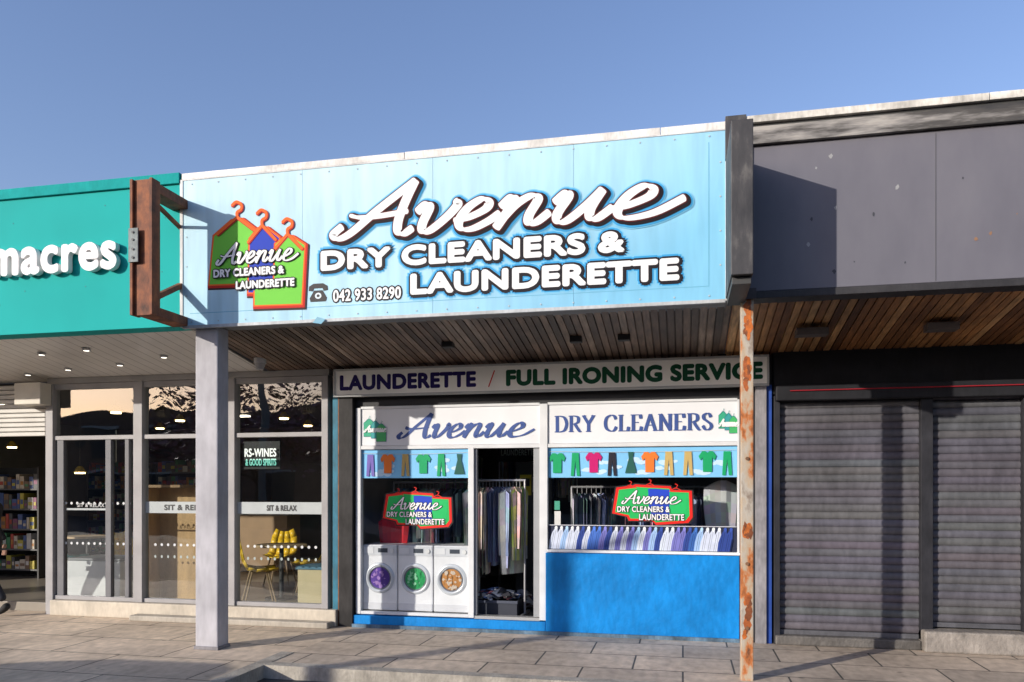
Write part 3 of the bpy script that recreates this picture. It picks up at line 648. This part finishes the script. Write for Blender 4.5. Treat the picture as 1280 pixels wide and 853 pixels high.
# ------------------------------------------------------------------ cleaners interior
m=MB(); ix0=XL; ix1=XR
m.box(ix0-.12,ix0-.02,WALL+.26,13.2,0,3.05,(.45,.44,.42)); m.box(ix1-.02,ix1+.08,WALL+.31,13.2,0,3.05,(.45,.44,.42))
m.out('interior_walls',dc)
box('interior_floor',ix0,ix1,WALL+.121,13.2,.0,.13,(.16,.15,.13),dc); box('interior_ceiling',ix0,ix1,WALL+.251,13.2,2.75,2.8,(.5,.5,.48),dc)
def garment(m,x,y,zt,h,w,yaw,c):
    ca,sa=math.cos(yaw),math.sin(yaw); cols=7;rows=5; ph=U(0,6); pat=R()<.35; c2=tuple(min(.8,v*U(.4,1.7)+.03) for v in c)
    for side in (-1,1):
        g=[]
        for r in range(rows+1):
            fz=r/rows; row=[]
            for k in range(cols+1):
                t=k/cols*2-1; ww=w/2*(1-.1*fz+.08*math.sin(ph+fz*3)); zz=zt-h*fz-(abs(t)**1.3)*.09*(1-fz)
                d=side*(.012+.022*(1-t*t)+.008*math.sin(ph+t*9+fz*2))
                lx=t*ww; row.append((x+lx*ca-d*sa,y+lx*sa+d*ca,zz))
            g.append(row)
        for r in range(rows):
            for k in range(cols): 
                b=c2 if (pat and (r+k)%2) else c
                cc=tuple(v*U(.85,1.1) for v in b); m.poly([g[r][k],g[r][k+1],g[r+1][k+1],g[r+1][k]],cc)
pal=[(.55,.58,.62),(.2,.25,.4),(.6,.6,.58),(.08,.1,.16),(.35,.42,.5),(.5,.45,.4),(.05,.05,.06),(.3,.12,.12),(.62,.64,.68),(.25,.3,.28),(.3,.38,.62),(.1,.2,.15)]
palb=[(.6,.63,.67),(.66,.66,.64),(.45,.52,.62),(.5,.55,.5),(.3,.38,.55),(.62,.58,.52),(.15,.18,.3),(.55,.4,.38)]
def rack(nm,x0,x1,y,z,h,n,along='x',y1=None,cols=pal,jit=.25):
    g=group(nm); m=MB(); steel=(.5,.5,.52)
    if along=='x':
        m.cyl((x0-.05,y,z),(x1+.05,y,z),.014,steel)
        for X in (x0-.04,x1+.04): m.cyl((X,y,.13),(X,y,z),.014,steel); m.bar((X,y-.25,.15),(X,y+.25,.15),.03,.03,steel)
    else:
        m.cyl((x0,y,z),(x0,y1,z),.014,steel)
        for Y in (y,y1): m.cyl((x0,Y,.13),(x0,Y,z),.014,steel); m.bar((x0-.25,Y,.15),(x0+.25,Y,.15),.03,.03,steel)
    m.out('rail',g,metal=.6,rough=.3)
    m=MB()
    for i in range(n):
        t=(i+.5)/n; c=random.choice(cols)
        if along=='x': gx,gy=x0+(x1-x0)*t,y
        else: gx,gy=x0,y+(y1-y)*t
        yaw=(math.pi/2 if along=='x' else 0)+U(-jit,jit)
        garment(m,gx,gy,z-.07,h*U(.75,1.1),U(.38,.46),yaw,c)
        m.cyl((gx,gy,z-.08),(gx,gy,z+.02),.003,steel,n=5)
    m.out('hung_garments',g,smooth=True,rough=.85,var=.2,scale=10)
rack('clothes_rack',-3.55,-2.62,9.42,1.72,.78,20,jit=.6)
rack('clothes_rack',-2.50,-1.88,9.16,1.74,.98,15,jit=.6,cols=palb)
rack('clothes_rack',-2.45,-1.45,10.6,2.15,.6,16,cols=palb)
rack('clothes_rack',-1.3,.45,9.6,1.66,.8,30,jit=.5)
rack('clothes_rack',-3.5,0,11.8,2.3,1.0,10,along='y',y1=12.8)
m=MB(); garment(m,X_(494,9.2),9.15,1.32,.52,.36,.1,(.6,.02,.03)); m.out('red_jacket',None,smooth=True,rough=.8)
m=MB(); garment(m,X_(903,9.2),9.2,1.74,.6,.42,.3,(.6,.62,.63)); m.out('grey_shirt',None,smooth=True,rough=.8)
def heap(nm,cx,cy,z,r,n,cols):
    m=MB()
    for i in range(n):
        a=U(0,6.28);d=math.sqrt(R())*r; x=cx+d*math.cos(a); y=cy+d*math.sin(a)*.6; zz=z+ (r-d)*.6*U(.3,1); s=U(.06,.13)
        M=Matrix.Translation((x,y,zz))@Matrix.Rotation(U(0,3),4,'Z')@Matrix.Rotation(U(-.5,.5),4,'X')
        c=random.choice(cols); pts=[]
        for q in range(10):
            t=q*.628; pts.append(M@Vector((s*math.cos(t)*U(.8,1.2),s*.7*math.sin(t)*U(.8,1.2),U(-.03,.02))))
        top_=M@Vector((0,0,s*.4))
        for q in range(10): m.poly([pts[q],pts[(q+1)%10],top_],c)
    m.out(nm,None,rough=.9,smooth=True)
heap('laundry_heap',X_(652,9.7),9.6,.20,.30,60,[(.5,.5,.5),(.08,.08,.12),(.3,.32,.4),(.6,.58,.55),(.25,.12,.1)])
heap('laundry_heap',X_(622,9.25),9.15,.34,.24,55,[(.1,.15,.3),(.45,.42,.4),(.6,.6,.6),(.3,.1,.12),(.04,.04,.05)])
tb=group('laundry_crate'); m=MB(); xa,xb=X_(597,9.15),X_(650,9.15); dkc=(.03,.035,.05)
m.box(xa,xb,8.98,9.0,.132,.32,dkc); m.box(xa,xb,9.33,9.35,.132,.32,dkc); m.box(xa,xa+.02,9.0,9.33,.132,.32,dkc); m.box(xb-.02,xb,9.0,9.33,.132,.32,dkc); m.box(xa-.01,xb+.01,8.965,8.9795,.29,.325,(.06,.07,.1))
m.out('sides',tb,bevel=.004)
ct=group('service_counter'); box('front',-1.2,.3,11.6,11.7,.13,1.1,(.25,.17,.1),ct); box('top',-1.25,.35,11.5,12.1,1.1,1.14,(.4,.36,.3),ct)
nb=group('interior_notice')
bx,bz=X_(622,10.2),X_(668,10.2)
box('header_board',bx,bz+.3,10.2,10.23,2.0,2.35,(.012,.014,.016),nb)
txt('words','DRY CLEANERS',bx+.03,bz+.0,2.21,2.29,10.195,(.45,.5,.48),nb); txt('words_b','LAUNDERETTE',bx+.05,bz+.02,2.08,2.16,10.195,(.45,.5,.48),nb)
m=MB(); x,z=P(650,606,10.1); m.box(x,x+.15,10.1,10.105,z-.14,z+.13,(.75,.62,.06)); m.box(x+.02,x+.13,10.096,10.0995,z-.02,z+.08,(.05,.05,.05)); m.box(x+.17,x+.27,10.1,10.105,z-.1,z+.1,(.65,.65,.62)); m.box(x-.06,x+.42,10.11,10.14,.14,1.99,(.06,.065,.07)); m.out('notice_door',nb)

# ------------------------------------------------------------------ left shop (supermarket cafe)
lm=group('supermarket_shop'); lx1=XS0-.014; lx0=-40
box('roof',lx0,XS0-.003,FRONT+.3,20,4.55,4.80,(.2,.2,.2),lm)
teal=(.010,.36,.34)
m=MB(); x=lx1
while x>-16:
    m.box(x-2.4+.002,x-.002,FRONT-.02,FRONT+.2,3.30,4.75,teal); x-=2.4
m.out('teal_fascia',lm,var=.14,scale=.8,rough=.7,bevel=.003,spec=.12)
box('teal_cap',-16,lx1,FRONT-.05,FRONT+.25,4.752,4.86,(.012,.31,.30),lm,var=.2,rough=.75,spec=.08)
m=MB()
for k in range(30):
    z=U(3.35,4.7); x=U(-9,-5.1); m.cyl((x,FRONT-.024,z),(x,FRONT-.019,z),.006,(.02,.2,.2),n=6)
m.out('fixings',lm)
fsb=group('shop_name_letters')
YL=FRONT-.07
xa,xb=X_(-8,YL),X_(146,YL); za=(Z_(0,344,YL)+Z_(148,336,YL))/2; zt=Z_(75,309,YL)
txt('letters','macres',xa,xb,za,zt,YL,(.8,.8,.8),fsb,ext=.03,bold=.020,sp=1.1)
txt('letters_b','Far',xa-.74,xa-.08,za,zt+.1,YL,(.8,.8,.8),fsb,ext=.03,bold=.020)
m=MB(); x=-16
while x<XS0-.02:
    x2=min(x+.15,XS0-.01)
    m.poly([(x+.004,FRONT+.2,3.31),(x+.004,WALL+.1,3.06),(x2-.004,WALL+.1,3.06),(x2-.004,FRONT+.2,3.31)],(.8,.76,.70)); x+=.15
m.poly([(-16,FRONT+.2,3.325),(-16,WALL+.1,3.075),(XS0-.01,WALL+.1,3.075),(XS0-.01,FRONT+.2,3.325)],(.35,.32,.28))
m.out('white_soffit',lm,var=.1,scale=2,rough=.3)
for px,py in ((52,443),(108,437),(85,462),(150,456),(205,446),(215,470),(35,468),(130,474)):
    best=None
    for k in range(80):
        Y=FRONT+.1+k*.02; z=3.31-(Y-FRONT-.06)*.15
        e=abs(Z_(px,py,Y)-z)
        if best is None or e<best[0]: best=(e,Y,z)
    Y,z=best[1],best[2]; X=X_(px,Y)
    m=MB(); m.cyl((X,Y,z-.012),(X,Y,z+.01),.045,(.5,.5,.5),n=20); m.out('spot_trim',lm)
    m=MB(); m.cyl((X,Y,z-.014),(X,Y,z-.0125),.03,(1,.93,.8),n=16); m.out('spot_lamp',lm,emit=3)
m=MB(); X=X_(325,8.3)
m.cyl((X,8.3,3.10),(X,8.3,3.16),.07,(.6,.6,.6),n=20); m.cyl((X,8.3,3.03),(X,8.3,3.10),.04,(.35,.35,.36),n=16,r2=.065); m.out('dome_camera',lm)
PX=lambda p:X_(p,WALL)
al=(.32,.31,.31)
m=MB()
for a,b,dz in ((62,71,0),(171,182,.15),(285,297,.15),(405,413,.15)):
    m.box(PX(a),PX(b),WALL-.07,WALL+.06,.2 if a>62 else 0,3.0,al)
xs=[PX(71),PX(171),PX(182),PX(285),PX(297),PX(405)]
for i in (0,2,4):
    a,b=xs[i],xs[i+1]
    m.box(a,b,WALL-.045,WALL+.04,2.93,3.0,al); m.box(a,b,WALL-.045,WALL+.04,2.27,2.325,al); m.box(a,b,WALL-.045,WALL+.04,.2,.25,al)
m.box(PX(74),PX(82),WALL-.035,WALL+.03,.25,2.27,(.14,.14,.15)); m.box(PX(134),PX(141),WALL-.035,WALL+.03,.25,2.27,(.14,.14,.15)); m.box(PX(158),PX(163),WALL-.03,WALL+.03,.25,2.27,(.14,.14,.15))
m.out('aluminium_frames',lm,bevel=.005,rough=.55,var=.15,spec=.3)
gl2=glassmat('shop_glass',(.84,.88,.87),.13,.06,.8)
for i in (0,2,4):
    pane('glass_low_%d'%i,xs[i],xs[i+1],.25,2.27,WALL,lm,gl2); pane('glass_high_%d'%i,xs[i],xs[i+1],2.325,2.93,WALL,lm,gl2)
box('glass_head',PX(62),PX(413),WALL-.04,WALL+.2,3.003,3.08,(.35,.34,.33),lm)
cream=(.52,.46,.37)
box('stone_plinth',PX(71),PX(425),WALL-.12,WALL+.12,0,.198,cream,lm,var=.25,scale=3,bump=.2,bevel=.012)
box('stone_plinth_step',PX(180),PX(422),WALL-.28,WALL-.122,0,.07,(.4,.36,.3),lm,var=.3,bevel=.012)
m=MB()
z=2.33
while z<2.98: m.box(-10.8,PX(58),WALL-.02,WALL+.02,z,z+.055,(.5,.48,.44)); z+=.062
m.out('rolled_shutter',lm,bevel=.01,rough=.5)
box('shutter_motor_housing',PX(38),PX(70),WALL-.26,WALL-.072,2.72,3.0,(.6,.56,.48),lm,bevel=.01)
box('left_pier',-10.9,-10.3,WALL-.1,WALL+.3,0,3.1,(.4,.38,.35),lm)
m=MB(); YD=WALL-.004
dec=(.42,.45,.45)
for i in (2,4):
    a,b=xs[i],xs[i+1]; m.poly([(a,YD,1.33),(b,YD,1.33),(b,YD,1.475),(a,YD,1.475)],dec)
a,b=PX(83),PX(133); m.poly([(a,YD,1.36),(b,YD,1.36),(b,YD,1.385),(a,YD,1.385)],dec)
for i in (0,2,4):
    a,b=xs[i]+.1,xs[i+1]-.06; n=int((b-a)/.085)
    for k in range(n):
        for zc_ in (.93,) if i else (.93,1.45):
            cx=a+(b-a)*(k+.5)/n; m.poly([(cx+.018*math.cos(t),YD-.001,zc_+.018*math.sin(t)) for t in [j*math.pi/5 for j in range(10)]],(.6,.62,.62))
    for k in range(n):
        cx=a+(b-a)*(k+.5)/n
        if i: m.poly([(cx+.015*math.cos(t),YD-.001,.78+.02*math.sin(t)) for t in [j*math.pi/5 for j in range(10)]],(.35,.4,.38))
m.out('glass_manifestation',lm,rough=.7,spec=.2)
for (p0,p1) in ((206,262),(334,371)):
    txt('decal_words','SIT & RELAX',PX(p0),PX(p1),1.37,1.435,YD-.003,(.07,.07,.07),lm,off=.004)
txt('decal_words_b','SIT & RELAX',PX(97),PX(131),1.40,1.45,YD-.003,(.5,.5,.5),lm,off=.001)
ft=(.26,.23,.19)
box('interior_floor',-13,PX(424),WALL+.121,16,0,.12,ft,lm,rough=.3); box('interior_ceiling',-13,PX(424),WALL+.201,16,3.0,3.06,(.02,.02,.022),lm)
box('interior_back',-13,PX(424),16,16.2,0,3.1,(.16,.12,.09),lm); box('interior_side',PX(418),PX(424),WALL+.21,16,.12,3.0,(.06,.05,.045),lm)
box('interior_far_side',-13.2,-13.0,WALL,16,0,3.1,(.2,.2,.2),lm)
pc=[(.4,.06,.04),(.45,.38,.06),(.06,.22,.1),(.06,.1,.25),(.5,.48,.45),(.4,.17,.04),(.2,.06,.12),(.5,.44,.35),(.08,.08,.08),(.18,.11,.07)]
def shelf(x0,x1,y,z1):
    g=group('shelf_unit'); m=MB(); m.box(x0,x1,y,y+.03,.12,z1,(.03,.03,.03)); 
    for X in (x0,x1-.03): m.box(X,X+.03,y-.4,y-.001,.12,z1,(.05,.05,.05))
    z=.25; lv=[]
    while z<z1-.1: m.box(x0+.031,x1-.031,y-.4,y-.001,z,z+.025,(.12,.12,.12)); lv.append(z+.025); z+=.34
    m.out('frame',g); m=MB()
    for z in lv:
        x=x0+.04
        while x<x1-.12:
            w_=U(.05,.11); h_=U(.12,.27); c=random.choice(pc); m.box(x,x+w_,y-.38,y-.1,z+.001,z+h_,c); m.box(x+.01,x+w_-.01,y-.383,y-.3805,z+h_*.3,z+h_*.6,random.choice(pc)); x+=w_+.008
    m.out('goods',g,rough=.5)
shelf(-12.5,-10.6,11.6,2.0); shelf(-12.6,-11,15,2.2); shelf(-10.6,-8.9,14.6,2.1); shelf(-6.8,-5.6,15.6,2.1)
sg=group('neon_sign')
for b,p0,p1,y0,y1 in (('RS-WINES',306,345,571,561),('& GOOD SPIRITS',307,345,582,574)):
    Yn=9.6; xa,xb=X_(p0,Yn),X_(p1,Yn); za,zt=Z_(325,y0,Yn),Z_(325,y1,Yn)
    mt,nt2,b2=newmat('lit_letters'); b2.inputs['Emission Color'].default_value=(.15,.8,.6,1) if b[0]=='&' else (.8,.8,.75,1); b2.inputs['Emission Strength'].default_value=.8
    txt('letters_'+b[:2],b,xa,xb,za,zt,Yn,(.05,.6,.45),sg,off=.004,mat=mt)
box('back_panel',X_(303,9.63),X_(350,9.63),9.63,9.66,1.9,2.28,(.01,.012,.012),sg)
wd=(.55,.34,.15)
bp=group('timber_booth'); m=MB()
xa,xb=X_(196,9.6),X_(246,9.6)
m.box(xa,xb,9.6,9.66,.12,1.65,wd); m.box(xa,xa+.05,9.3,9.6,.12,1.65,wd); m.box(xa-.03,xb+.03,9.25,9.7,1.651,1.69,(.3,.18,.08)); m.box(xa-.0,xa+.06,9.24,9.2995,1.69,2.3,(.3,.18,.08))
m.out('panel',bp,stretch=(1,1,.2),scale=8,var=.25,bevel=.004)
bs2=group('bench_seat'); m=MB(); xa,xb=X_(372,9.1),X_(405,9.1); m.box(xa,xb,9.1,9.5,.12,.62,(.6,.5,.3)); m.box(xa-.02,xb+.02,9.08,9.52,.621,.66,(.08,.2,.28)); m.out('bench_end',bs2,bevel=.006)
def table(x,y):
    g=group('cafe_table'); m=MB(); m.cyl((x,y,.84),(x,y,.87),.34,(.45,.32,.18),n=28); m.cyl((x,y,.13),(x,y,.84),.03,(.05,.05,.05)); m.cyl((x,y,.12),(x,y,.14),.22,(.05,.05,.05),n=20); m.out('table',g)
def chair(x,y,c,yaw=0):
    g=group('cafe_chair'); m=MB(); M=Matrix.Translation((x,y,.12))@Matrix.Rotation(yaw,4,'Z')
    rows=[(-.22,.44,.20),(-.1,.43,.22),(.05,.43,.22),(.15,.46,.22),(.2,.56,.22),(.23,.7,.2),(.25,.82,.14)]
    pts=[]
    for (yy,zz,hw) in rows:
        pts.append([M@Vector((t*hw,yy,zz+.05*abs(t)**2)) for t in (-1,-.5,0,.5,1)])
    for i in range(len(pts)-1):
        for k in range(4): m.poly([pts[i][k],pts[i][k+1],pts[i+1][k+1],pts[i+1][k]],c)
    o=m.out('seat_shell',g,smooth=True,rough=.35); sm=o.modifiers.new('s','SOLIDIFY'); sm.thickness=.012
    m=MB()
    for sx in (-1,1):
        for sy in (-1,1): m.cyl(M@Vector((.12*sx,.1*sy,.43)),M@Vector((.2*sx,.2*sy,.0)),.012,(.35,.25,.15),n=8)
    m.out('legs',g)
yl=(.7,.45,.02)
table(X_(352,9.9),9.9); chair(X_(324,9.4),9.4,yl,2.2); chair(X_(382,10.3),10.4,yl,-1.2); chair(X_(350,11.4),11.4,yl,.2)
table(X_(110,11.0),11.0); chair(X_(95,10.4),10.4,(.05,.3,.3),2.5); chair(X_(160,10.6),10.6,yl,1.2); table(X_(270,12),12); chair(X_(262,11.5),11.5,yl,2.9)
lf=group('display_freezer'); m=MB(); xa,xb=X_(84,9.5),X_(150,9.5); m.box(xa,xb,9.5,10.1,.12,.62,(.5,.52,.53)); m.box(xa,xb,9.5,10.1,.621,.66,(.15,.16,.17)); m.out('body',lf,bevel=.01)
cn=group('cafe_counter'); m=MB(); m.box(-9.2,-7.0,13.0,13.5,.12,1.15,(.3,.19,.1)); m.box(-9.25,-6.95,12.95,13.55,1.151,1.2,(.4,.38,.35)); m.box(-8.6,-7.2,15.3,15.9,1.3,2.2,(.08,.07,.06)); m.out('counter',cn,bevel=.01)
for px,py,Y in ((145,500,10.5),(225,512,12),(100,592,11),(355,500,12),(200,530,13.5),(385,520,13.5),(15,560,12),(40,575,14)):
    g=group('pendant_lamp'); X,z=P(px,py,Y); z=min(z,2.8); m=MB(); m.cyl((X,Y,z+.02),(X,Y,z+.12),.10,(.5,.36,.05),n=16,r2=.03); m.cyl((X,Y,z+.12),(X,Y,3.0),.004,(.05,.05,.05),n=5); m.out('shade',g)
    m=MB(); m.cyl((X,Y,z-.005),(X,Y,z+.018),.075,(1,.76,.42),n=14); m.out('bulb',g,emit=8)
for X,Y in ((-11,10.6),(-8.2,13.2),(-6.2,14.2)):
    g=group('ceiling_light_panel'); m=MB(); m.box(X-.3,X+.3,Y-.08,Y+.08,2.975,2.995,(1,.86,.66)); m.out('diffuser',g,emit=7)

# ------------------------------------------------------------------ passer-by at left edge
def person():
    g=group('walking_person')
    def skin(nm,verts,edges,rad,c):
        me=bpy.data.meshes.new(nm); me.from_pydata(verts,edges,[]); o=bpy.data.objects.new(nm,me); scene.collection.objects.link(o); o.parent=g
        md=o.modifiers.new('skin','SKIN')
        for i,r in enumerate(rad): me.skin_vertices[0].data[i].radius=r
        me.skin_vertices[0].data[0].use_root=True
        md.use_smooth_shade=True; s=o.modifiers.new('s','SUBSURF'); s.levels=2; s.render_levels=2
        mt,nt2,b2=newmat(nm+'_cloth'); rg=nt2.nodes.new('ShaderNodeRGB'); rg.outputs[0].default_value=(*c,1); cc,_,_=noise_mul(nt2,rg.outputs[0],b2,.3,8); nt2.links.new(cc,b2.inputs['Base Color']); b2.inputs['Roughness'].default_value=.8
        me.materials.append(mt); return o
    ox,oy=-8.98,8.15
    V=lambda x,y,z:(ox+x,oy+y,z)
    vs=[V(0,0,.95),V(0,0,1.2),V(-.02,0,1.42),V(-.03,0,1.52),
        V(.02,-.1,.88),V(.14,-.1,.5),V(.36,-.1,.20),V(.02,.1,.88),V(-.2,.1,.5),V(-.28,.1,.1)]
    skin('trousers_and_coat',vs+[V(-.02,-.2,1.4),V(.12,-.25,1.15),V(-.05,-.27,.92),V(-.02,.2,1.4),V(-.15,.25,1.15),V(.0,.27,.95)],
      [(0,1),(1,2),(2,3),(0,4),(4,5),(5,6),(0,7),(7,8),(8,9),(2,10),(10,11),(11,12),(2,13),(13,14),(14,15)],
      [(.15,.12),(.14,.11),(.15,.1),(.055,.055),(.10,.10),(.07,.07),(.055,.055),(.10,.10),(.07,.07),(.05,.05),(.065,.065),(.055,.055),(.04,.04),(.065,.065),(.055,.055),(.04,.04)],(.02,.022,.03))
    skin('shoe_rear',[V(.43,-.1,.17),V(.37,-.1,.11),V(.27,-.1,.04)],[(0,1),(1,2)],[(.055,.05),(.055,.05),(.045,.025)],(.012,.012,.012))
    skin('shoe_front',[V(-.27,.1,.06),V(-.38,.1,.05),V(-.5,.1,.07)],[(0,1),(1,2)],[(.05,.05),(.05,.04),(.04,.03)],(.012,.012,.012))
    skin('head',[V(-.03,0,1.52),V(-.04,0,1.6),V(-.05,0,1.68),V(-.04,0,1.75)],[(0,1),(1,2),(2,3)],[(.05,.05),(.075,.07),(.095,.08),(.07,.06)],(.45,.27,.2))
    skin('hair',[V(0,0,1.66),V(.0,0,1.73),V(-.04,0,1.785)],[(0,1),(1,2)],[(.08,.085),(.095,.09),(.06,.06)],(.04,.025,.015))
    for yy,q in ((-.27,-.05),(.27,0)):
        skin('hand',[V(q,yy,.9),V(q-.01,yy,.84)],[(0,1)],[(.03,.02),(.035,.018)],(.45,.27,.2))
        for k in range(4): skin('finger',[V(q-.03+.018*k,yy,.82),V(q-.035+.018*k,yy,.78),V(q-.045+.018*k,yy,.75)],[(0,1),(1,2)],[(.009,.009)]*3,(.45,.27,.2))
    g.location=(.15,.35,0)
person()

# ------------------------------------------------------------------ surroundings out of frame: reflected in the glass, plus added shadow casters
def car(cx,y0,col):
    g=group('added_car'); zb=-.12
    prof=[(-2.1,.35),(-2.12,.62),(-2.0,.82),(-1.75,.93),(-1.3,1.32),(-.9,1.44),(.2,1.46),(.65,1.36),(1.15,.98),(1.85,.86),(2.1,.66),(2.12,.36)]
    m=MB(); n=len(prof); W=1.74
    def ins(z): return 0.03 if z<.95 else .03+(z-.95)*.42
    A=[(cx+x,y0+ins(z),zb+z) for x,z in prof]; B=[(cx+x,y0+W-ins(z),zb+z) for x,z in prof]
    for i in range(n-1): m.poly([A[i],A[i+1],B[i+1],B[i]],col)
    low=[0,1,2,3,8,9,10,11]
    for S_ in (A,B): m.poly([S_[i] for i in low],col); m.poly([S_[i] for i in (3,4,5,6,7,8)],(.02,.025,.03))
    m.poly([A[0],A[-1],B[-1],B[0]],(.02,.02,.02)); m.out('body',g,rough=.3)
    m=MB()
    for x in (-1.32,1.32):
        for y in (y0+.0,y0+W-.2): m.cyl((cx+x,y,zb+.31),(cx+x,y+.2,zb+.31),.31,(.02,.02,.02),n=24); m.cyl((cx+x,y-.004,zb+.31),(cx+x,y+.204,zb+.31),.19,(.35,.35,.37),n=16)
    m.out('wheels',g)
car(-7.7,1.5,(.12,.13,.15)); car(3.5,-4.5,(.4,.05,.04)); car(-2.5,-9.0,(.5,.5,.52)); car(-9.5,-9.2,(.05,.1,.25))  # first car added out of frame to shade the left paving; others for reflections
def tree(x,y,h):
    g=group('blossom_tree'); m=MB(); m.cyl((x,y,-.12),(x+.1,y,h*.4),.16,(.08,.06,.045),n=10,r2=.1); tips=[]
    for k in range(10):
        a=k*.7+U(0,.4); e=Vector((x+math.cos(a)*h*.28,y+math.sin(a)*h*.28,h*U(.45,.9))); m.cyl((x+.1,y,h*U(.25,.4)),e,.06,(.08,.06,.045),n=6,r2=.015); tips.append(e)
    m.out('trunk',g); m=MB()
    for e in tips:
        for k in range(230):
            p=e+Vector((random.gauss(0,.6),random.gauss(0,.6),random.gauss(0,.5))); s=U(.06,.14); a=Vector((U(-1,1),U(-1,1),U(-1,1))).normalized(); b=a.cross(Vector((0,0,1))).normalized()
            c=random.choice([(.40,.20,.25),(.30,.15,.17),(.14,.11,.05),(.5,.3,.34)])
            m.poly([p+a*s,p+b*s,p-a*s,p-b*s],c)
    m.out('crown',g)
for i in range(8): tree(-24+i*5+U(-1,1),-16+U(-1.5,1.5),U(6.2,7.4))
ob=group('brick_terrace'); m=MB(); m.box(-60,50,-32,-26,-.12,6.4,(.25,.16,.12)); m.out('walls',ob); m=MB()
for k in range(26):
    for z in (.8,3.6): m.box(-58+k*4.1,-55.8+k*4.1,-25.99,-25.95,z,z+1.7,(.05,.06,.07)); m.box(-58.1+k*4.1,-55.7+k*4.1,-25.99,-25.9,z+1.7,z+1.85,(.6,.6,.58))
m.out('windows',ob)
lp=group('shadow_post'); m=MB(); lx,ly=-1.28-.92*11,WALL-11; m.cyl((lx,ly,-.12),(lx,ly,5.0),.13,(.25,.26,.27),n=14,r2=.11); m.out('column',lp); m=MB(); m.bar((lx,ly,4.95),(lx+.9,ly+.1,5.15),.1,.07,(.25,.26,.27)); m.out('lantern',lp)  # unseen lamp post, added so its shadow falls across the blue wall
